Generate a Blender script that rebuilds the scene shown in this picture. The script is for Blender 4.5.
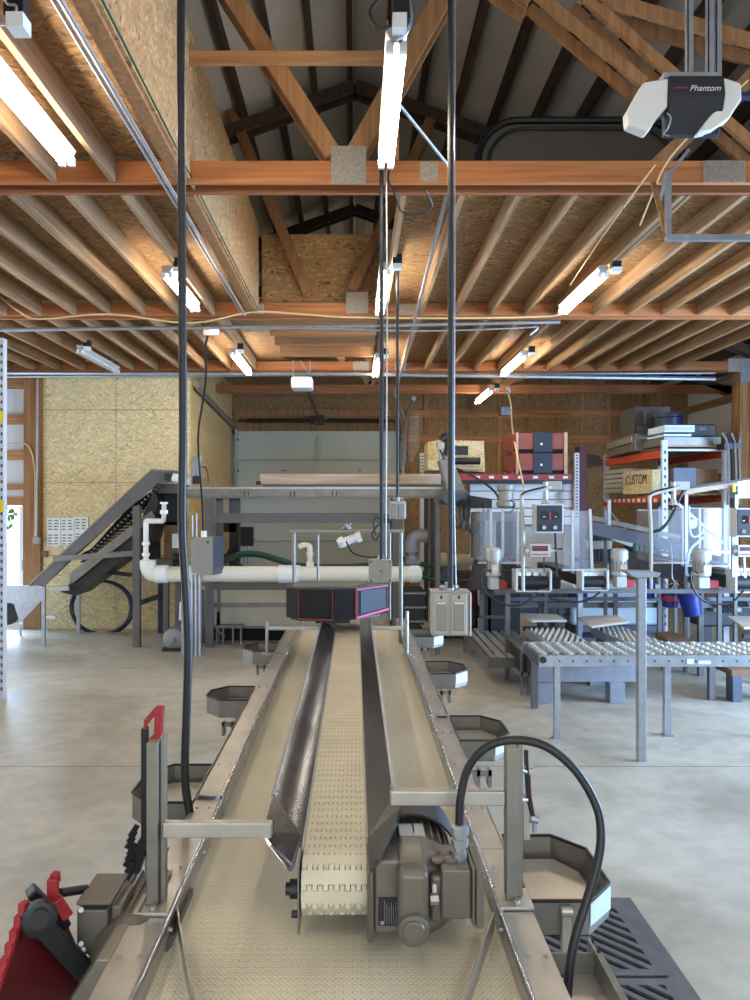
import bpy, math, random
from mathutils import Vector, Matrix
random.seed(7)
scene = bpy.context.scene
col = scene.collection
for o in list(bpy.data.objects): bpy.data.objects.remove(o)

# ------------------------------------------------------------------ camera, world, lights
F, CX, CY, H = 750.0, 355.0, 503.0, 2.10
cam_d = bpy.data.cameras.new('camera')
cam_d.sensor_fit = 'VERTICAL'; cam_d.sensor_height = 36.0; cam_d.lens = 27.0
cam_d.shift_x = 0.020; cam_d.shift_y = 0.003; cam_d.clip_start = 0.05; cam_d.clip_end = 300
cam = bpy.data.objects.new('camera', cam_d); col.objects.link(cam)
cam.location = (0, 0, H); cam.rotation_euler = (math.pi/2, 0, 0)
scene.camera = cam
scene.view_settings.view_transform = 'Standard'
scene.view_settings.look = 'None'
scene.view_settings.gamma = 1.0
scene.view_settings.use_curve_mapping = False
scene.view_settings.exposure = -0.02

w = bpy.data.worlds.new('sky'); scene.world = w; w.use_nodes = True
wn = w.node_tree; wn.nodes.clear()
bg = wn.nodes.new('ShaderNodeBackground'); wo = wn.nodes.new('ShaderNodeOutputWorld')
bg.inputs[0].default_value = (0.72, 0.86, 1.0, 1); bg.inputs[1].default_value = 3.0
wn.links.new(bg.outputs[0], wo.inputs[0])

def area(name, loc, rot, sx, sy, power, colr):
    d = bpy.data.lights.new(name, 'AREA'); d.shape = 'RECTANGLE'; d.size = sx; d.size_y = sy
    d.energy = power; d.color = colr
    o = bpy.data.objects.new(name, d); col.objects.link(o)
    o.location = loc; o.rotation_euler = rot
    return o
R90 = math.pi/2
# daylight through the open bays (the left wall one is added and has no opening)
area('daylight_right_bay', (7.4, 5.6, 1.9), (0, R90, 0), 3.4, 4.4, 1350, (0.36, 0.60, 1.0))
area('daylight_front_bay', (0.6, -3.0, 2.0), (R90, 0, 0), 6.0, 3.6, 55, (1.0, 0.93, 0.80))
area('daylight_left_door', (-5.95, 12.45, 1.1), (-R90, 0, 0), 0.8, 2.0, 90, (0.5, 0.72, 1.0))
area('added_left_fill', (-7.4, 8.4, 1.6), (0, -R90, 0), 2.8, 3.0, 150, (0.74, 0.86, 1.0))  # added lamp before the solid left wall, brightens the floor there

# ------------------------------------------------------------------ helpers
def P(px, py, Y):
    return Vector(((px-CX)/F*Y, Y, H-(py-CY)/F*Y))
def lin(c):
    c = c/255.0
    return c/12.92 if c <= 0.04045 else ((c+0.055)/1.055)**2.4
def C(r, g, b): return (lin(r), lin(g), lin(b), 1)

class MB:
    def __init__(s): s.v = []; s.f = []
    def add(s, vs, fs):
        n = len(s.v); s.v += [tuple(v) for v in vs]; s.f += [tuple(i+n for i in f) for f in fs]; return s
    def box(s, x0, x1, y0, y1, z0, z1):
        v = [(x0,y0,z0),(x1,y0,z0),(x1,y1,z0),(x0,y1,z0),(x0,y0,z1),(x1,y0,z1),(x1,y1,z1),(x0,y1,z1)]
        return s.add(v, [(3,2,1,0),(4,5,6,7),(0,1,5,4),(1,2,6,5),(2,3,7,6),(3,0,4,7)])
    def obox(s, c, ax, ay, az):
        c = Vector(c); ax = Vector(ax); ay = Vector(ay); az = Vector(az)
        v = [c-ax-ay-az, c+ax-ay-az, c+ax+ay-az, c-ax+ay-az, c-ax-ay+az, c+ax-ay+az, c+ax+ay+az, c-ax+ay+az]
        return s.add(v, [(3,2,1,0),(4,5,6,7),(0,1,5,4),(1,2,6,5),(2,3,7,6),(3,0,4,7)])
    def bar(s, p0, p1, w, h, up=(0,0,1)):
        p0 = Vector(p0); p1 = Vector(p1); d = (p1-p0); L = d.length; d.normalize()
        u = Vector(up)
        if abs(d.dot(u)) > 0.99: u = Vector((0,1,0))
        x = d.cross(u).normalized(); z = x.cross(d).normalized()
        return s.obox((p0+p1)/2, x*w/2, d*L/2, z*h/2)
    def cyl(s, p0, p1, r0, r1=None, n=16, caps=True):
        if r1 is None: r1 = r0
        p0 = Vector(p0); p1 = Vector(p1); d = (p1-p0).normalized()
        u = Vector((0,0,1)) if abs(d.z) < 0.9 else Vector((0,1,0))
        x = d.cross(u).normalized(); y = d.cross(x).normalized()
        v = []
        for p, r in ((p0,r0),(p1,r1)):
            for i in range(n):
                a = 2*math.pi*i/n; v.append(p + x*math.cos(a)*r + y*math.sin(a)*r)
        f = [(i,(i+1)%n,n+(i+1)%n,n+i) for i in range(n)]
        if caps: f += [tuple(range(n-1,-1,-1)), tuple(range(n,2*n))]
        return s.add(v, f)
    def lathe(s, p0, d, prof, n=20):
        p0 = Vector(p0); d = Vector(d).normalized()
        u = Vector((0,0,1)) if abs(d.z) < 0.9 else Vector((0,1,0))
        x = d.cross(u).normalized(); y = d.cross(x).normalized()
        v = []; f = []
        for r, t in prof:
            for i in range(n):
                a = 2*math.pi*i/n; v.append(p0 + d*t + x*math.cos(a)*r + y*math.sin(a)*r)
        m = len(prof)
        for k in range(m-1):
            for i in range(n): f.append((k*n+i, k*n+(i+1)%n, (k+1)*n+(i+1)%n, (k+1)*n+i))
        f += [tuple(range(n-1,-1,-1)), tuple(range((m-1)*n, m*n))]
        return s.add(v, f)
    def tube(s, pts, r, n=10, smooth=4):
        pts = [Vector(p) for p in pts]
        if smooth and len(pts) > 2:
            q = []
            for i in range(len(pts)-1):
                a = pts[max(i-1,0)]; b = pts[i]; c = pts[i+1]; d = pts[min(i+2,len(pts)-1)]
                for k in range(smooth):
                    t = k/smooth
                    q.append(0.5*((2*b)+(c-a)*t+(2*a-5*b+4*c-d)*t*t+(3*b-a-3*c+d)*t**3))
            q.append(pts[-1]); pts = q
        v = []; f = []; x = None
        for i, p in enumerate(pts):
            d = (pts[min(i+1,len(pts)-1)]-pts[max(i-1,0)]).normalized()
            if x is None:
                u = Vector((0,0,1)) if abs(d.z) < 0.9 else Vector((0,1,0))
                x = d.cross(u).normalized()
            x = (x-d*x.dot(d)).normalized(); y = d.cross(x)
            for k in range(n):
                a = 2*math.pi*k/n; v.append(p+x*math.cos(a)*r+y*math.sin(a)*r)
        m = len(pts)
        for k in range(m-1):
            for i in range(n): f.append((k*n+i, k*n+(i+1)%n, (k+1)*n+(i+1)%n, (k+1)*n+i))
        f += [tuple(range(n-1,-1,-1)), tuple(range((m-1)*n, m*n))]
        return s.add(v, f)
    def prism(s, poly, ext):
        n = len(poly); e = Vector(ext)
        a = [Vector(p) for p in poly]; v = a+[p+e for p in a]
        return s.add(v, [tuple(range(n-1,-1,-1)), tuple(range(n,2*n))]+[(i,(i+1)%n,n+(i+1)%n,n+i) for i in range(n)])
    def build(s, name, mat, parent=None, bevel=0, smooth=True):
        me = bpy.data.meshes.new(name)
        if parent is not None:
            off = Vector(parent.matrix_world.translation) if False else Vector(world_loc(parent))
            org = off
        else:
            xs = [p[0] for p in s.v]; ys = [p[1] for p in s.v]; zs = [p[2] for p in s.v]
            org = Vector(((min(xs)+max(xs))/2, (min(ys)+max(ys))/2, min(zs)))
        me.from_pydata([tuple(Vector(p)-org) for p in s.v], [], s.f)
        import bmesh
        bm = bmesh.new(); bm.from_mesh(me); bmesh.ops.recalc_face_normals(bm, faces=bm.faces); bm.to_mesh(me); bm.free()
        me.materials.append(mat)
        if smooth:
            me.shade_smooth(); me.set_sharp_from_angle(angle=math.radians(35))
        o = bpy.data.objects.new(name, me); col.objects.link(o)
        if parent is None: o.location = org
        else: o.parent = parent
        if bevel:
            b = o.modifiers.new('bevel', 'BEVEL'); b.width = bevel; b.segments = 2; b.limit_method = 'ANGLE'; b.angle_limit = math.radians(40)
            b.harden_normals = True
        return o
def world_loc(o):
    l = Vector((0,0,0))
    while o is not None: l += o.location; o = o.parent
    return l
def tag(o, label=None, cat=None, group=None, kind=None):
    if label: o['label'] = label
    if cat: o['category'] = cat
    if group: o['group'] = group
    if kind: o['kind'] = kind
    return o
def thing(name, loc, label, cat, group=None):
    o = bpy.data.objects.new(name, None); col.objects.link(o); o.location = loc; o.empty_display_size = 0.1
    return tag(o, label, cat, group)
def struct(name, mb, mat, **k):
    return tag(mb.build(name, mat, None, **k), kind='structure')
def copy_tree(o, d, label=None, group=None, parent=None):
    c = o.copy(); col.objects.link(c)
    if parent is None: c.location = Vector(o.location)+Vector(d)
    else: c.parent = parent
    if label: c['label'] = label
    if group: c['group'] = group
    for ch in [x for x in bpy.data.objects if x.parent == o]: copy_tree(ch, None, None, None, c)
    return c
def text_mesh(name, body, size, mat, parent, origin, xdir, updir, ext=0.001, shear=0, align='CENTER'):
    cu = bpy.data.curves.new(name, 'FONT'); cu.body = body; cu.size = size; cu.extrude = ext; cu.shear = shear
    cu.align_x = align; cu.align_y = 'CENTER'
    t = bpy.data.objects.new('tmp_text', cu); col.objects.link(t)
    dg = bpy.context.evaluated_depsgraph_get()
    me = bpy.data.meshes.new_from_object(t.evaluated_get(dg))
    bpy.data.objects.remove(t)
    x = Vector(xdir).normalized(); y = Vector(updir).normalized(); z = x.cross(y)
    org = Vector(origin)-world_loc(parent)
    M = Matrix((( x.x,y.x,z.x,org.x),(x.y,y.y,z.y,org.y),(x.z,y.z,z.z,org.z),(0,0,0,1)))
    me.transform(M); me.materials.clear(); me.materials.append(mat)
    o = bpy.data.objects.new(name, me); col.objects.link(o); o.parent = parent
    return o

# ------------------------------------------------------------------ materials
def newmat(name):
    m = bpy.data.materials.new(name); m.use_nodes = True
    nt = m.node_tree; b = nt.nodes['Principled BSDF']; return m, nt, b
def N(nt, t, **k):
    n = nt.nodes.new(t)
    for a, v in k.items(): setattr(n, a, v)
    return n
def pos_map(nt, scale, rot=(0,0,0), obj=False):
    if obj:
        g = N(nt, 'ShaderNodeTexCoord'); src = g.outputs['Object']
    else:
        g = N(nt, 'ShaderNodeNewGeometry'); src = g.outputs['Position']
    mp = N(nt, 'ShaderNodeMapping'); mp.inputs['Scale'].default_value = scale; mp.inputs['Rotation'].default_value = rot
    nt.links.new(src, mp.inputs[0]); return mp.outputs[0]
def ramp(nt, fac, stops):
    r = N(nt, 'ShaderNodeValToRGB'); nt.links.new(fac, r.inputs[0])
    e = r.color_ramp.elements
    while len(e) < len(stops): e.new(0.5)
    for el, (p, c) in zip(e, stops): el.position = p; el.color = c
    return r.outputs[0]
def mix(nt, a, b, fac, mode='MIX'):
    m = N(nt, 'ShaderNodeMix', data_type='RGBA', blend_type=mode)
    for sock, v in ((m.inputs[6], a), (m.inputs[7], b), (m.inputs[0], fac)):
        if hasattr(v, 'links'): nt.links.new(v, sock)
        else: sock.default_value = v
    return m.outputs[2]
def plain(name, c, rough=0.5, metal=0.0, noise=0.0, nscale=12, bump=0.0, coat=0.0, alpha=None, trans=0.0):
    m, nt, b = newmat(name)
    b.inputs['Roughness'].default_value = rough; b.inputs['Metallic'].default_value = metal
    if coat: b.inputs['Coat Weight'].default_value = coat
    if noise or bump:
        vec = pos_map(nt, (nscale,)*3, obj=True)
        n = N(nt, 'ShaderNodeTexNoise'); n.inputs['Scale'].default_value = 1; n.inputs['Detail'].default_value = 5
        nt.links.new(vec, n.inputs['Vector'])
        d = tuple(max(0, x*(1-noise)) for x in c[:3])+(1,); l = tuple(min(1, x*(1+noise)) for x in c[:3])+(1,)
        nt.links.new(ramp(nt, n.outputs[0], [(0.3, d), (0.7, l)]), b.inputs['Base Color'])
        if bump:
            bp = N(nt, 'ShaderNodeBump'); bp.inputs['Strength'].default_value = bump; bp.inputs['Distance'].default_value = 0.01
            nt.links.new(n.outputs[0], bp.inputs['Height']); nt.links.new(bp.outputs[0], b.inputs['Normal'])
    else: b.inputs['Base Color'].default_value = c
    if trans: b.inputs['Transmission Weight'].default_value = trans; b.inputs['IOR'].default_value = 1.1
    if alpha is not None: b.inputs['Alpha'].default_value = alpha
    return m
def wood(name, axis, c0, c1, rough=0.75):
    m, nt, b = newmat(name); b.inputs['Roughness'].default_value = rough
    s = [38.0, 38.0, 38.0]; s[axis] = 1.6
    oi = N(nt, 'ShaderNodeObjectInfo')
    vec = pos_map(nt, tuple(s))
    va = N(nt, 'ShaderNodeVectorMath', operation='ADD'); nt.links.new(vec, va.inputs[0])
    mu = N(nt, 'ShaderNodeMath', operation='MULTIPLY'); mu.inputs[1].default_value = 37.0; nt.links.new(oi.outputs['Random'], mu.inputs[0]); nt.links.new(mu.outputs[0], va.inputs[1])
    n = N(nt, 'ShaderNodeTexNoise'); n.inputs['Scale'].default_value = 0.6; n.inputs['Detail'].default_value = 6; n.inputs['Distortion'].default_value = 0.6
    nt.links.new(va.outputs[0], n.inputs['Vector'])
    c = ramp(nt, n.outputs[0], [(0.3, c0), (0.68, c1)])
    hs = N(nt, 'ShaderNodeHueSaturation'); nt.links.new(c, hs.inputs['Color'])
    mr = N(nt, 'ShaderNodeMapRange'); mr.inputs[3].default_value = 0.75; mr.inputs[4].default_value = 1.2
    nt.links.new(oi.outputs['Random'], mr.inputs[0]); nt.links.new(mr.outputs[0], hs.inputs['Value'])
    nt.links.new(hs.outputs[0], b.inputs['Base Color'])
    return m
def osb(name, sc, c, ax=1, dk=.5, lt=1.3):
    """flakes of pressed board: stretched cells in two directions"""
    m, nt, b = newmat(name); b.inputs['Roughness'].default_value = 0.8
    outs = []
    for k, ang in enumerate((0.12, 0.75, -0.62)):
        rot = [0.0,0.0,0.0]; rot[ax] = ang
        g = N(nt, 'ShaderNodeNewGeometry')
        nz = N(nt, 'ShaderNodeTexNoise'); nz.inputs['Scale'].default_value = 7.0
        nt.links.new(g.outputs['Position'], nz.inputs['Vector'])
        ad = N(nt, 'ShaderNodeMix', data_type='VECTOR'); ad.inputs[0].default_value = 0.05
        nt.links.new(g.outputs['Position'], ad.inputs[4]); nt.links.new(nz.outputs['Color'], ad.inputs[5])
        mp = N(nt, 'ShaderNodeMapping'); mp.inputs['Scale'].default_value = tuple(1/q for q in sc); mp.inputs['Rotation'].default_value = rot
        mp.vector_type = 'TEXTURE'
        nt.links.new(ad.outputs[1], mp.inputs[0])
        v = N(nt, 'ShaderNodeTexVoronoi'); v.inputs['Scale'].default_value = 1.0; nt.links.new(mp.outputs[0], v.inputs['Vector'])
        sp = N(nt, 'ShaderNodeSeparateColor'); nt.links.new(v.outputs['Color'], sp.inputs[0]); outs.append(sp.outputs[0])
    n = N(nt, 'ShaderNodeTexNoise'); n.inputs['Scale'].default_value = 19; n.inputs['Detail'].default_value = 1
    g = N(nt, 'ShaderNodeNewGeometry'); nt.links.new(g.outputs['Position'], n.inputs['Vector'])
    gt = N(nt, 'ShaderNodeMath', operation='GREATER_THAN'); gt.inputs[1].default_value = 0.5; nt.links.new(n.outputs[0], gt.inputs[0])
    mf = N(nt, 'ShaderNodeMix', data_type='FLOAT'); nt.links.new(gt.outputs[0], mf.inputs[0]); nt.links.new(outs[0], mf.inputs[2]); nt.links.new(outs[1], mf.inputs[3])
    gs = N(nt, 'ShaderNodeSeparateColor'); nt.links.new(n.outputs['Color'], gs.inputs[0])
    g3 = N(nt, 'ShaderNodeMath', operation='GREATER_THAN'); g3.inputs[1].default_value = 0.54; nt.links.new(gs.outputs[1], g3.inputs[0])
    mf0 = mf; mf = N(nt, 'ShaderNodeMix', data_type='FLOAT'); nt.links.new(g3.outputs[0], mf.inputs[0]); nt.links.new(mf0.outputs[0], mf.inputs[2]); nt.links.new(outs[2], mf.inputs[3])
    d = tuple(x*dk for x in c[:3])+(1,); mid = tuple(x*0.85 for x in c[:3])+(1,); l = tuple(min(1, x*lt) for x in c[:3])+(1,)
    nt.links.new(ramp(nt, mf.outputs[0], [(0.0, d), (0.10, mid), (0.7, c), (1.0, l)]), b.inputs['Base Color'])
    return m
def emis(name, c, s):
    m, nt, b = newmat(name); b.inputs['Base Color'].default_value = (0.8,0.8,0.8,1)
    b.inputs['Emission Color'].default_value = c; b.inputs['Emission Strength'].default_value = s
    return m

TUBE = 62.0
M = {}
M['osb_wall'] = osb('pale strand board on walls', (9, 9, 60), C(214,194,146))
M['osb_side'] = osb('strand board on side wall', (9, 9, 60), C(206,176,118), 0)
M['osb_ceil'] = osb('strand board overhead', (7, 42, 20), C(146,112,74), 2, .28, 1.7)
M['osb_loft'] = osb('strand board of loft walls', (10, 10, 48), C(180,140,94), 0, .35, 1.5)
M['osb_dark'] = osb('dark strand board', (50, 14, 10), C(152,120,80), 1, .35, 1.4)  # darker board tone for rear wall and column board
M['joist'] = wood('joist lumber', 1, C(134,100,68), C(180,144,104))
M['chord'] = wood('truss chord lumber', 0, C(150,88,46), C(186,120,70))
M['web'] = wood('truss web lumber', 2, C(146,100,60), C(182,130,82))
M['stud'] = wood('stud lumber', 2, C(140,100,62), C(186,140,88))
M['girt'] = wood('girt lumber', 0, C(150,100,60), C(192,140,90))
M['purlin'] = wood('dark purlin and shaded chord lumber', 1, C(64,48,38), C(92,70,54))  # dark purlins; on the far top chords it stands for missing light
M['plank'] = wood('pale plank', 0, C(168,142,116), C(196,172,146))
M['roof'] = plain('roof lining sheet', C(214,208,200), 0.7, noise=0.12, nscale=1.2)
M['white_panel'] = plain('white insulation panel', C(214,214,216), 0.6, noise=0.03, nscale=2)
M['door_white'] = plain('sectional door skin', C(196,204,196), 0.5, noise=0.04, nscale=1.5)
M['steel'] = plain('brushed stainless steel', C(176,172,164), 0.32, 0.62, noise=0.12, nscale=9)
M['steel_dull'] = plain('dull stainless steel', C(130,126,118), 0.4, 0.55, noise=0.15, nscale=7)
M['steel_dark'] = plain('smoky polished steel', C(104,106,112), 0.22, 0.9, noise=0.3, nscale=6)
M['galv'] = plain('galvanised steel', C(170,174,180), 0.4, 0.75, noise=0.12, nscale=14)
M['grey_paint'] = plain('grey painted steel', C(96,93,90), 0.5, 0.1, noise=0.08, nscale=5)
M['bluegrey'] = plain('blue grey painted steel', C(82,88,100), 0.5, 0.1, noise=0.12, nscale=5)
M['dark_metal'] = plain('dark steel', C(52,50,52), 0.45, 0.4, noise=0.15)
M['black'] = plain('black plastic', C(24,24,26), 0.45)
M['black_gloss'] = plain('matt black plastic', C(13,13,14), 0.75)
M['rubber'] = plain('black rubber jacket', C(27,26,27), 0.45)
M['belt'] = plain('cream modular belting', C(200,192,168), 0.5, noise=0.10, nscale=5)
M['belt_wide'] = plain('worn cream belting', C(206,196,168), 0.5, noise=0.20, nscale=2.2)
M['belt_under'] = plain('inner belt core', C(96,88,70), 0.8)
M['motor'] = plain('bronze grey motor enamel', C(106,100,90), 0.36, 0.2, noise=0.05, nscale=8)
M['motor_white'] = plain('pale grey motor enamel', C(168,168,162), 0.4, 0.1)
M['motor_steel'] = plain('cast motor body', C(140,142,142), 0.5, 0.4)
M['red'] = plain('red plastic', C(158,40,46), 0.5, noise=0.08)
M['red_dark'] = plain('deep red plastic', C(88,14,18), 0.5, noise=0.1)
M['pink'] = plain('pink edging', C(206,60,100), 0.5)
M['pvc'] = plain('white pvc', C(226,222,206), 0.35, noise=0.02)
M['pvc_grey'] = plain('grey pvc', C(150,152,158), 0.4)
M['tank'] = plain('beige tank panel', C(178,168,146), 0.6, noise=0.05, nscale=3)
M['box_grey'] = plain('grey electrical box', C(142,138,128), 0.45, 0.15)
M['box_light'] = plain('light electrical box', C(172,169,160), 0.4, 0.1)
M['green_hose'] = plain('green hose', C(24,74,54), 0.45)
M['blue'] = plain('blue plastic', C(22,40,120), 0.4)
M['blue_dark'] = plain('navy plastic', C(24,34,70), 0.4)
M['green'] = plain('green plastic', C(20,74,50), 0.5)
M['orange'] = plain('orange rack beam', C(196,72,40), 0.5)
M['rack_red'] = plain('red rack beam', C(150,48,42), 0.5)
M['rack_white'] = plain('white rack upright', C(200,204,210), 0.5)
M['tote'] = plain('brown red tote', C(140,72,60), 0.65, noise=0.12, nscale=6)
M['tote_band'] = plain('navy band', C(28,34,48), 0.5)
M['paper'] = plain('paper sheet', C(228,230,226), 0.8)
M['ink'] = plain('grey print', C(120,124,128), 0.8)
M['label_blue'] = plain('pale label sheet', C(206,224,236), 0.5)
M['cast_iron'] = plain('cast iron', C(92,91,90), 0.6, 0.15, noise=0.2, nscale=10)
M['pit'] = plain('pit and shaded gap black', C(12,12,13), 0.9)  # near black, also paints the shaded gap under the tank
M['yellow'] = plain('yellow tape', C(226,206,40), 0.6)
M['yellow_wire'] = plain('yellow wire jacket', C(214,190,130), 0.5)
M['white'] = plain('white plastic', C(232,232,230), 0.35)
M['white_dull'] = plain('off white enamel', C(190,190,184), 0.5)
M['ceramic'] = plain('navy grey housing', C(34,36,44), 0.6)
M['leaf'] = plain('leaf green', C(70,120,60), 0.8, noise=0.3, nscale=6)
M['gravel'] = plain('pale gravel', C(190,186,176), 0.9, noise=0.1, nscale=3)
M['plate'] = plain('galvanised truss plate', C(176,164,148), 0.5, 0.3, noise=0.2, nscale=60)
M['brown'] = plain('brown crate board', C(120,92,66), 0.8, noise=0.2, nscale=8)
M['tub'] = plain('dark charcoal tub', C(92,87,80), 0.5)
M['glass'] = plain('clear acrylic sheet', C(215,222,232), 0.12, alpha=0.09)
M['pane'] = plain('window pane', C(235,245,255), 0.02, trans=1.0, alpha=0.25)
M['pallet'] = plain('grey painted pallet wood', C(132,136,144), 0.6, noise=0.1)
M['board'] = plain('pale worn board', C(186,178,162), 0.6, noise=0.06)
def beltmat(name, c, dk):
    m, nt, b = newmat(name); b.inputs['Roughness'].default_value = 0.5
    br = N(nt, 'ShaderNodeTexBrick'); br.inputs['Scale'].default_value = 1.0
    br.inputs['Brick Width'].default_value = 0.014; br.inputs['Row Height'].default_value = 0.0085
    br.inputs['Mortar Size'].default_value = 0.0016; br.inputs['Mortar Smooth'].default_value = 0.3
    nt.links.new(pos_map(nt, (1,1,1)), br.inputs['Vector'])
    n = N(nt, 'ShaderNodeTexNoise'); n.inputs['Scale'].default_value = 1.0; n.inputs['Detail'].default_value = 6
    nt.links.new(pos_map(nt, (5.0, 1.2, 3.0)), n.inputs['Vector'])
    lo = tuple(x*.8 for x in c[:3])+(1,)
    base = ramp(nt, n.outputs[0], [(0.32, lo), (0.62, c)])
    br.inputs['Mortar'].default_value = (1,1,1,1); br.inputs['Color1'].default_value = (0,0,0,1); br.inputs['Color2'].default_value = (0,0,0,1)
    out = mix(nt, base, dk, br.outputs['Fac'])
    fin = mix(nt, base, out, 0.5)
    nt.links.new(fin, b.inputs['Base Color'])
    bp = N(nt, 'ShaderNodeBump'); bp.inputs['Strength'].default_value = 0.5; bp.inputs['Distance'].default_value = 0.002; bp.invert = True
    nt.links.new(br.outputs['Fac'], bp.inputs['Height']); nt.links.new(bp.outputs[0], b.inputs['Normal'])
    return m
M['belt_wide'] = beltmat('worn cream gridded belting', C(228,220,196), C(146,134,106))
M['rail_edge'] = plain('polished steel edge', C(190,192,198), 0.22, 0.9)
M['wheel'] = plain('pale skate wheel', C(188,184,172), 0.4, 0.3)
M['tube_on'] = emis('lit fluorescent tube', (1.0, 0.90, 0.74, 1), TUBE)
M['tube_off'] = plain('unlit fluorescent tube', C(222,224,226), 0.3)
M['red_led'] = emis('red digits', (1.0, 0.08, 0.05, 1), 1.2)

def concrete():
    m, nt, b = newmat('sealed concrete floor')
    v = pos_map(nt, (1,1,1))
    n1 = N(nt, 'ShaderNodeTexNoise'); n1.inputs['Scale'].default_value = 0.7; n1.inputs['Detail'].default_value = 8; n1.inputs['Roughness'].default_value = 0.65; n1.inputs['Distortion'].default_value = 0.8
    n2 = N(nt, 'ShaderNodeTexNoise'); n2.inputs['Scale'].default_value = 6; n2.inputs['Detail'].default_value = 6
    nt.links.new(v, n1.inputs['Vector']); nt.links.new(v, n2.inputs['Vector'])
    c = ramp(nt, n1.outputs[0], [(0.35, C(156,149,132)), (0.5, C(176,169,152)), (0.66, C(192,186,170))])
    c2 = ramp(nt, n2.outputs[0], [(0.4, (0.82,0.82,0.82,1)), (0.6, (1,1,1,1))])
    cc = mix(nt, c, c2, 0.7, 'MULTIPLY')
    sx = N(nt, 'ShaderNodeSeparateXYZ'); nt.links.new(v, sx.inputs[0])
    last = cc
    for axis, off, per in ((1, 2.38, 3.6),):
        a = N(nt, 'ShaderNodeMath', operation='SUBTRACT'); a.inputs[1].default_value = off; nt.links.new(sx.outputs[axis], a.inputs[0])
        pp = N(nt, 'ShaderNodeMath', operation='PINGPONG'); pp.inputs[1].default_value = per/2; nt.links.new(a.outputs[0], pp.inputs[0])
        lt = N(nt, 'ShaderNodeMath', operation='LESS_THAN'); lt.inputs[1].default_value = 0.006 if axis else 0.004; nt.links.new(pp.outputs[0], lt.inputs[0])
        last = mix(nt, last, C(84,80,72), lt.outputs[0])
    nt.links.new(last, b.inputs['Base Color'])
    nt.links.new(ramp(nt, n1.outputs[0], [(0.3, (0.34,)*3+(1,)), (0.7, (0.55,)*3+(1,))]), b.inputs['Roughness'])
    return m
M['floor'] = concrete()
# ------------------------------------------------------------------ the building shell
ORD = ['first','second','third','fourth','fifth','sixth','seventh','eighth','ninth','tenth','eleventh','twelfth','thirteenth','fourteenth','fifteenth','sixteenth','seventeenth','eighteenth','nineteenth','twentieth']
WX, WB = 7.5, 16.9                    # side walls at +-WX, back wall at Y = WB
def rh(x): return H+5.0-0.36*abs(x)   # underside height of the roof
struct('floor', MB().box(-WX, WX, -3.1, WB, -0.2, 0), M['floor'])
struct('ground', MB().box(-40, 40, -40, -3.1, -0.3, -0.02).box(-40, -WX, -3.1, 40, -0.3, -0.02).box(WX, 40, -3.1, 40, -0.3, -0.02).box(-WX, WX, WB, 40, -0.3, -0.02), M['gravel'])
struct('ceiling', MB().prism([(0,-3.1,rh(0)+.16),(-8,-3.1,rh(8)+.16),(-8,-3.1,rh(8)+.24),(0,-3.1,rh(0)+.24)], (0,20.2,0))
       .prism([(0,-3.1,rh(0)+.16),(8,-3.1,rh(8)+.16),(8,-3.1,rh(8)+.24),(0,-3.1,rh(0)+.24)], (0,20.2,0)), M['roof'], smooth=False)
# front wall behind the camera with its open bay
struct('wall_front', MB().box(-8, -2.6, -3.3, -3.1, 0, 4.6).box(3.8, 8, -3.3, -3.1, 0, 4.6).box(-2.6, 3.8, -3.3, -3.1, 3.9, 4.6)
       .prism([(-8,-3.3,4.6),(8,-3.3,4.6),(0,-3.3,7.3)], (0,.2,0)), M['white_panel'], smooth=False)
# right wall: open bay Y 3.3..7.9, window_1 at Y 14.6..16.2
struct('wall_right', MB().box(WX, WX+.15, -3.1, 3.3, 0, 4.6).box(WX, WX+.15, 3.3, 7.9, 3.7, 4.6).box(WX, WX+.15, 7.9, 14.5, 0, 4.6)
       .box(WX, WX+.15, 14.5, 16.2, 0, 0.95).box(WX, WX+.15, 14.5, 16.2, 2.05, 4.6).box(WX, WX+.15, 16.2, WB, 0, 4.6), M['white_panel'], smooth=False)
struct('window_1', MB().box(WX, WX+.08, 14.5, 14.56, .95, 2.05).box(WX, WX+.08, 16.14, 16.2, .95, 2.05).box(WX, WX+.08, 14.56, 16.14, .95, 1.01)
       .box(WX, WX+.08, 14.56, 16.14, 1.99, 2.05).box(WX+.01, WX+.07, 15.32, 15.38, 1.01, 1.99), M['white'])
tag(MB().box(WX+.035, WX+.041, 14.56, 16.14, 1.01, 1.99).build('window_pane', M['pane']), kind='structure').name = 'window_2'
# left side wall
struct('wall_left', MB().box(-WX-.15, -WX, -3.1, 12.6, 0, 4.6), M['white_panel'], smooth=False)
# strand board partition facing the camera and its return to the back wall
LY = 12.55
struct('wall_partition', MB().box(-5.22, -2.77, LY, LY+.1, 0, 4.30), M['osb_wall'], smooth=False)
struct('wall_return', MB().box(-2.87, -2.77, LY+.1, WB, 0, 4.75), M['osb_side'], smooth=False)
m = MB()
for z in (1.22, 2.44, 3.66): m.box(-5.22, -2.77, LY-.003, LY-.0005, z-.004, z+.004)
for x in (-4.0,): m.box(x-.003, x+.003, LY-.003, LY-.0005, 0, 4.3)
struct('trim_1', m, M['brown'])
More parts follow.
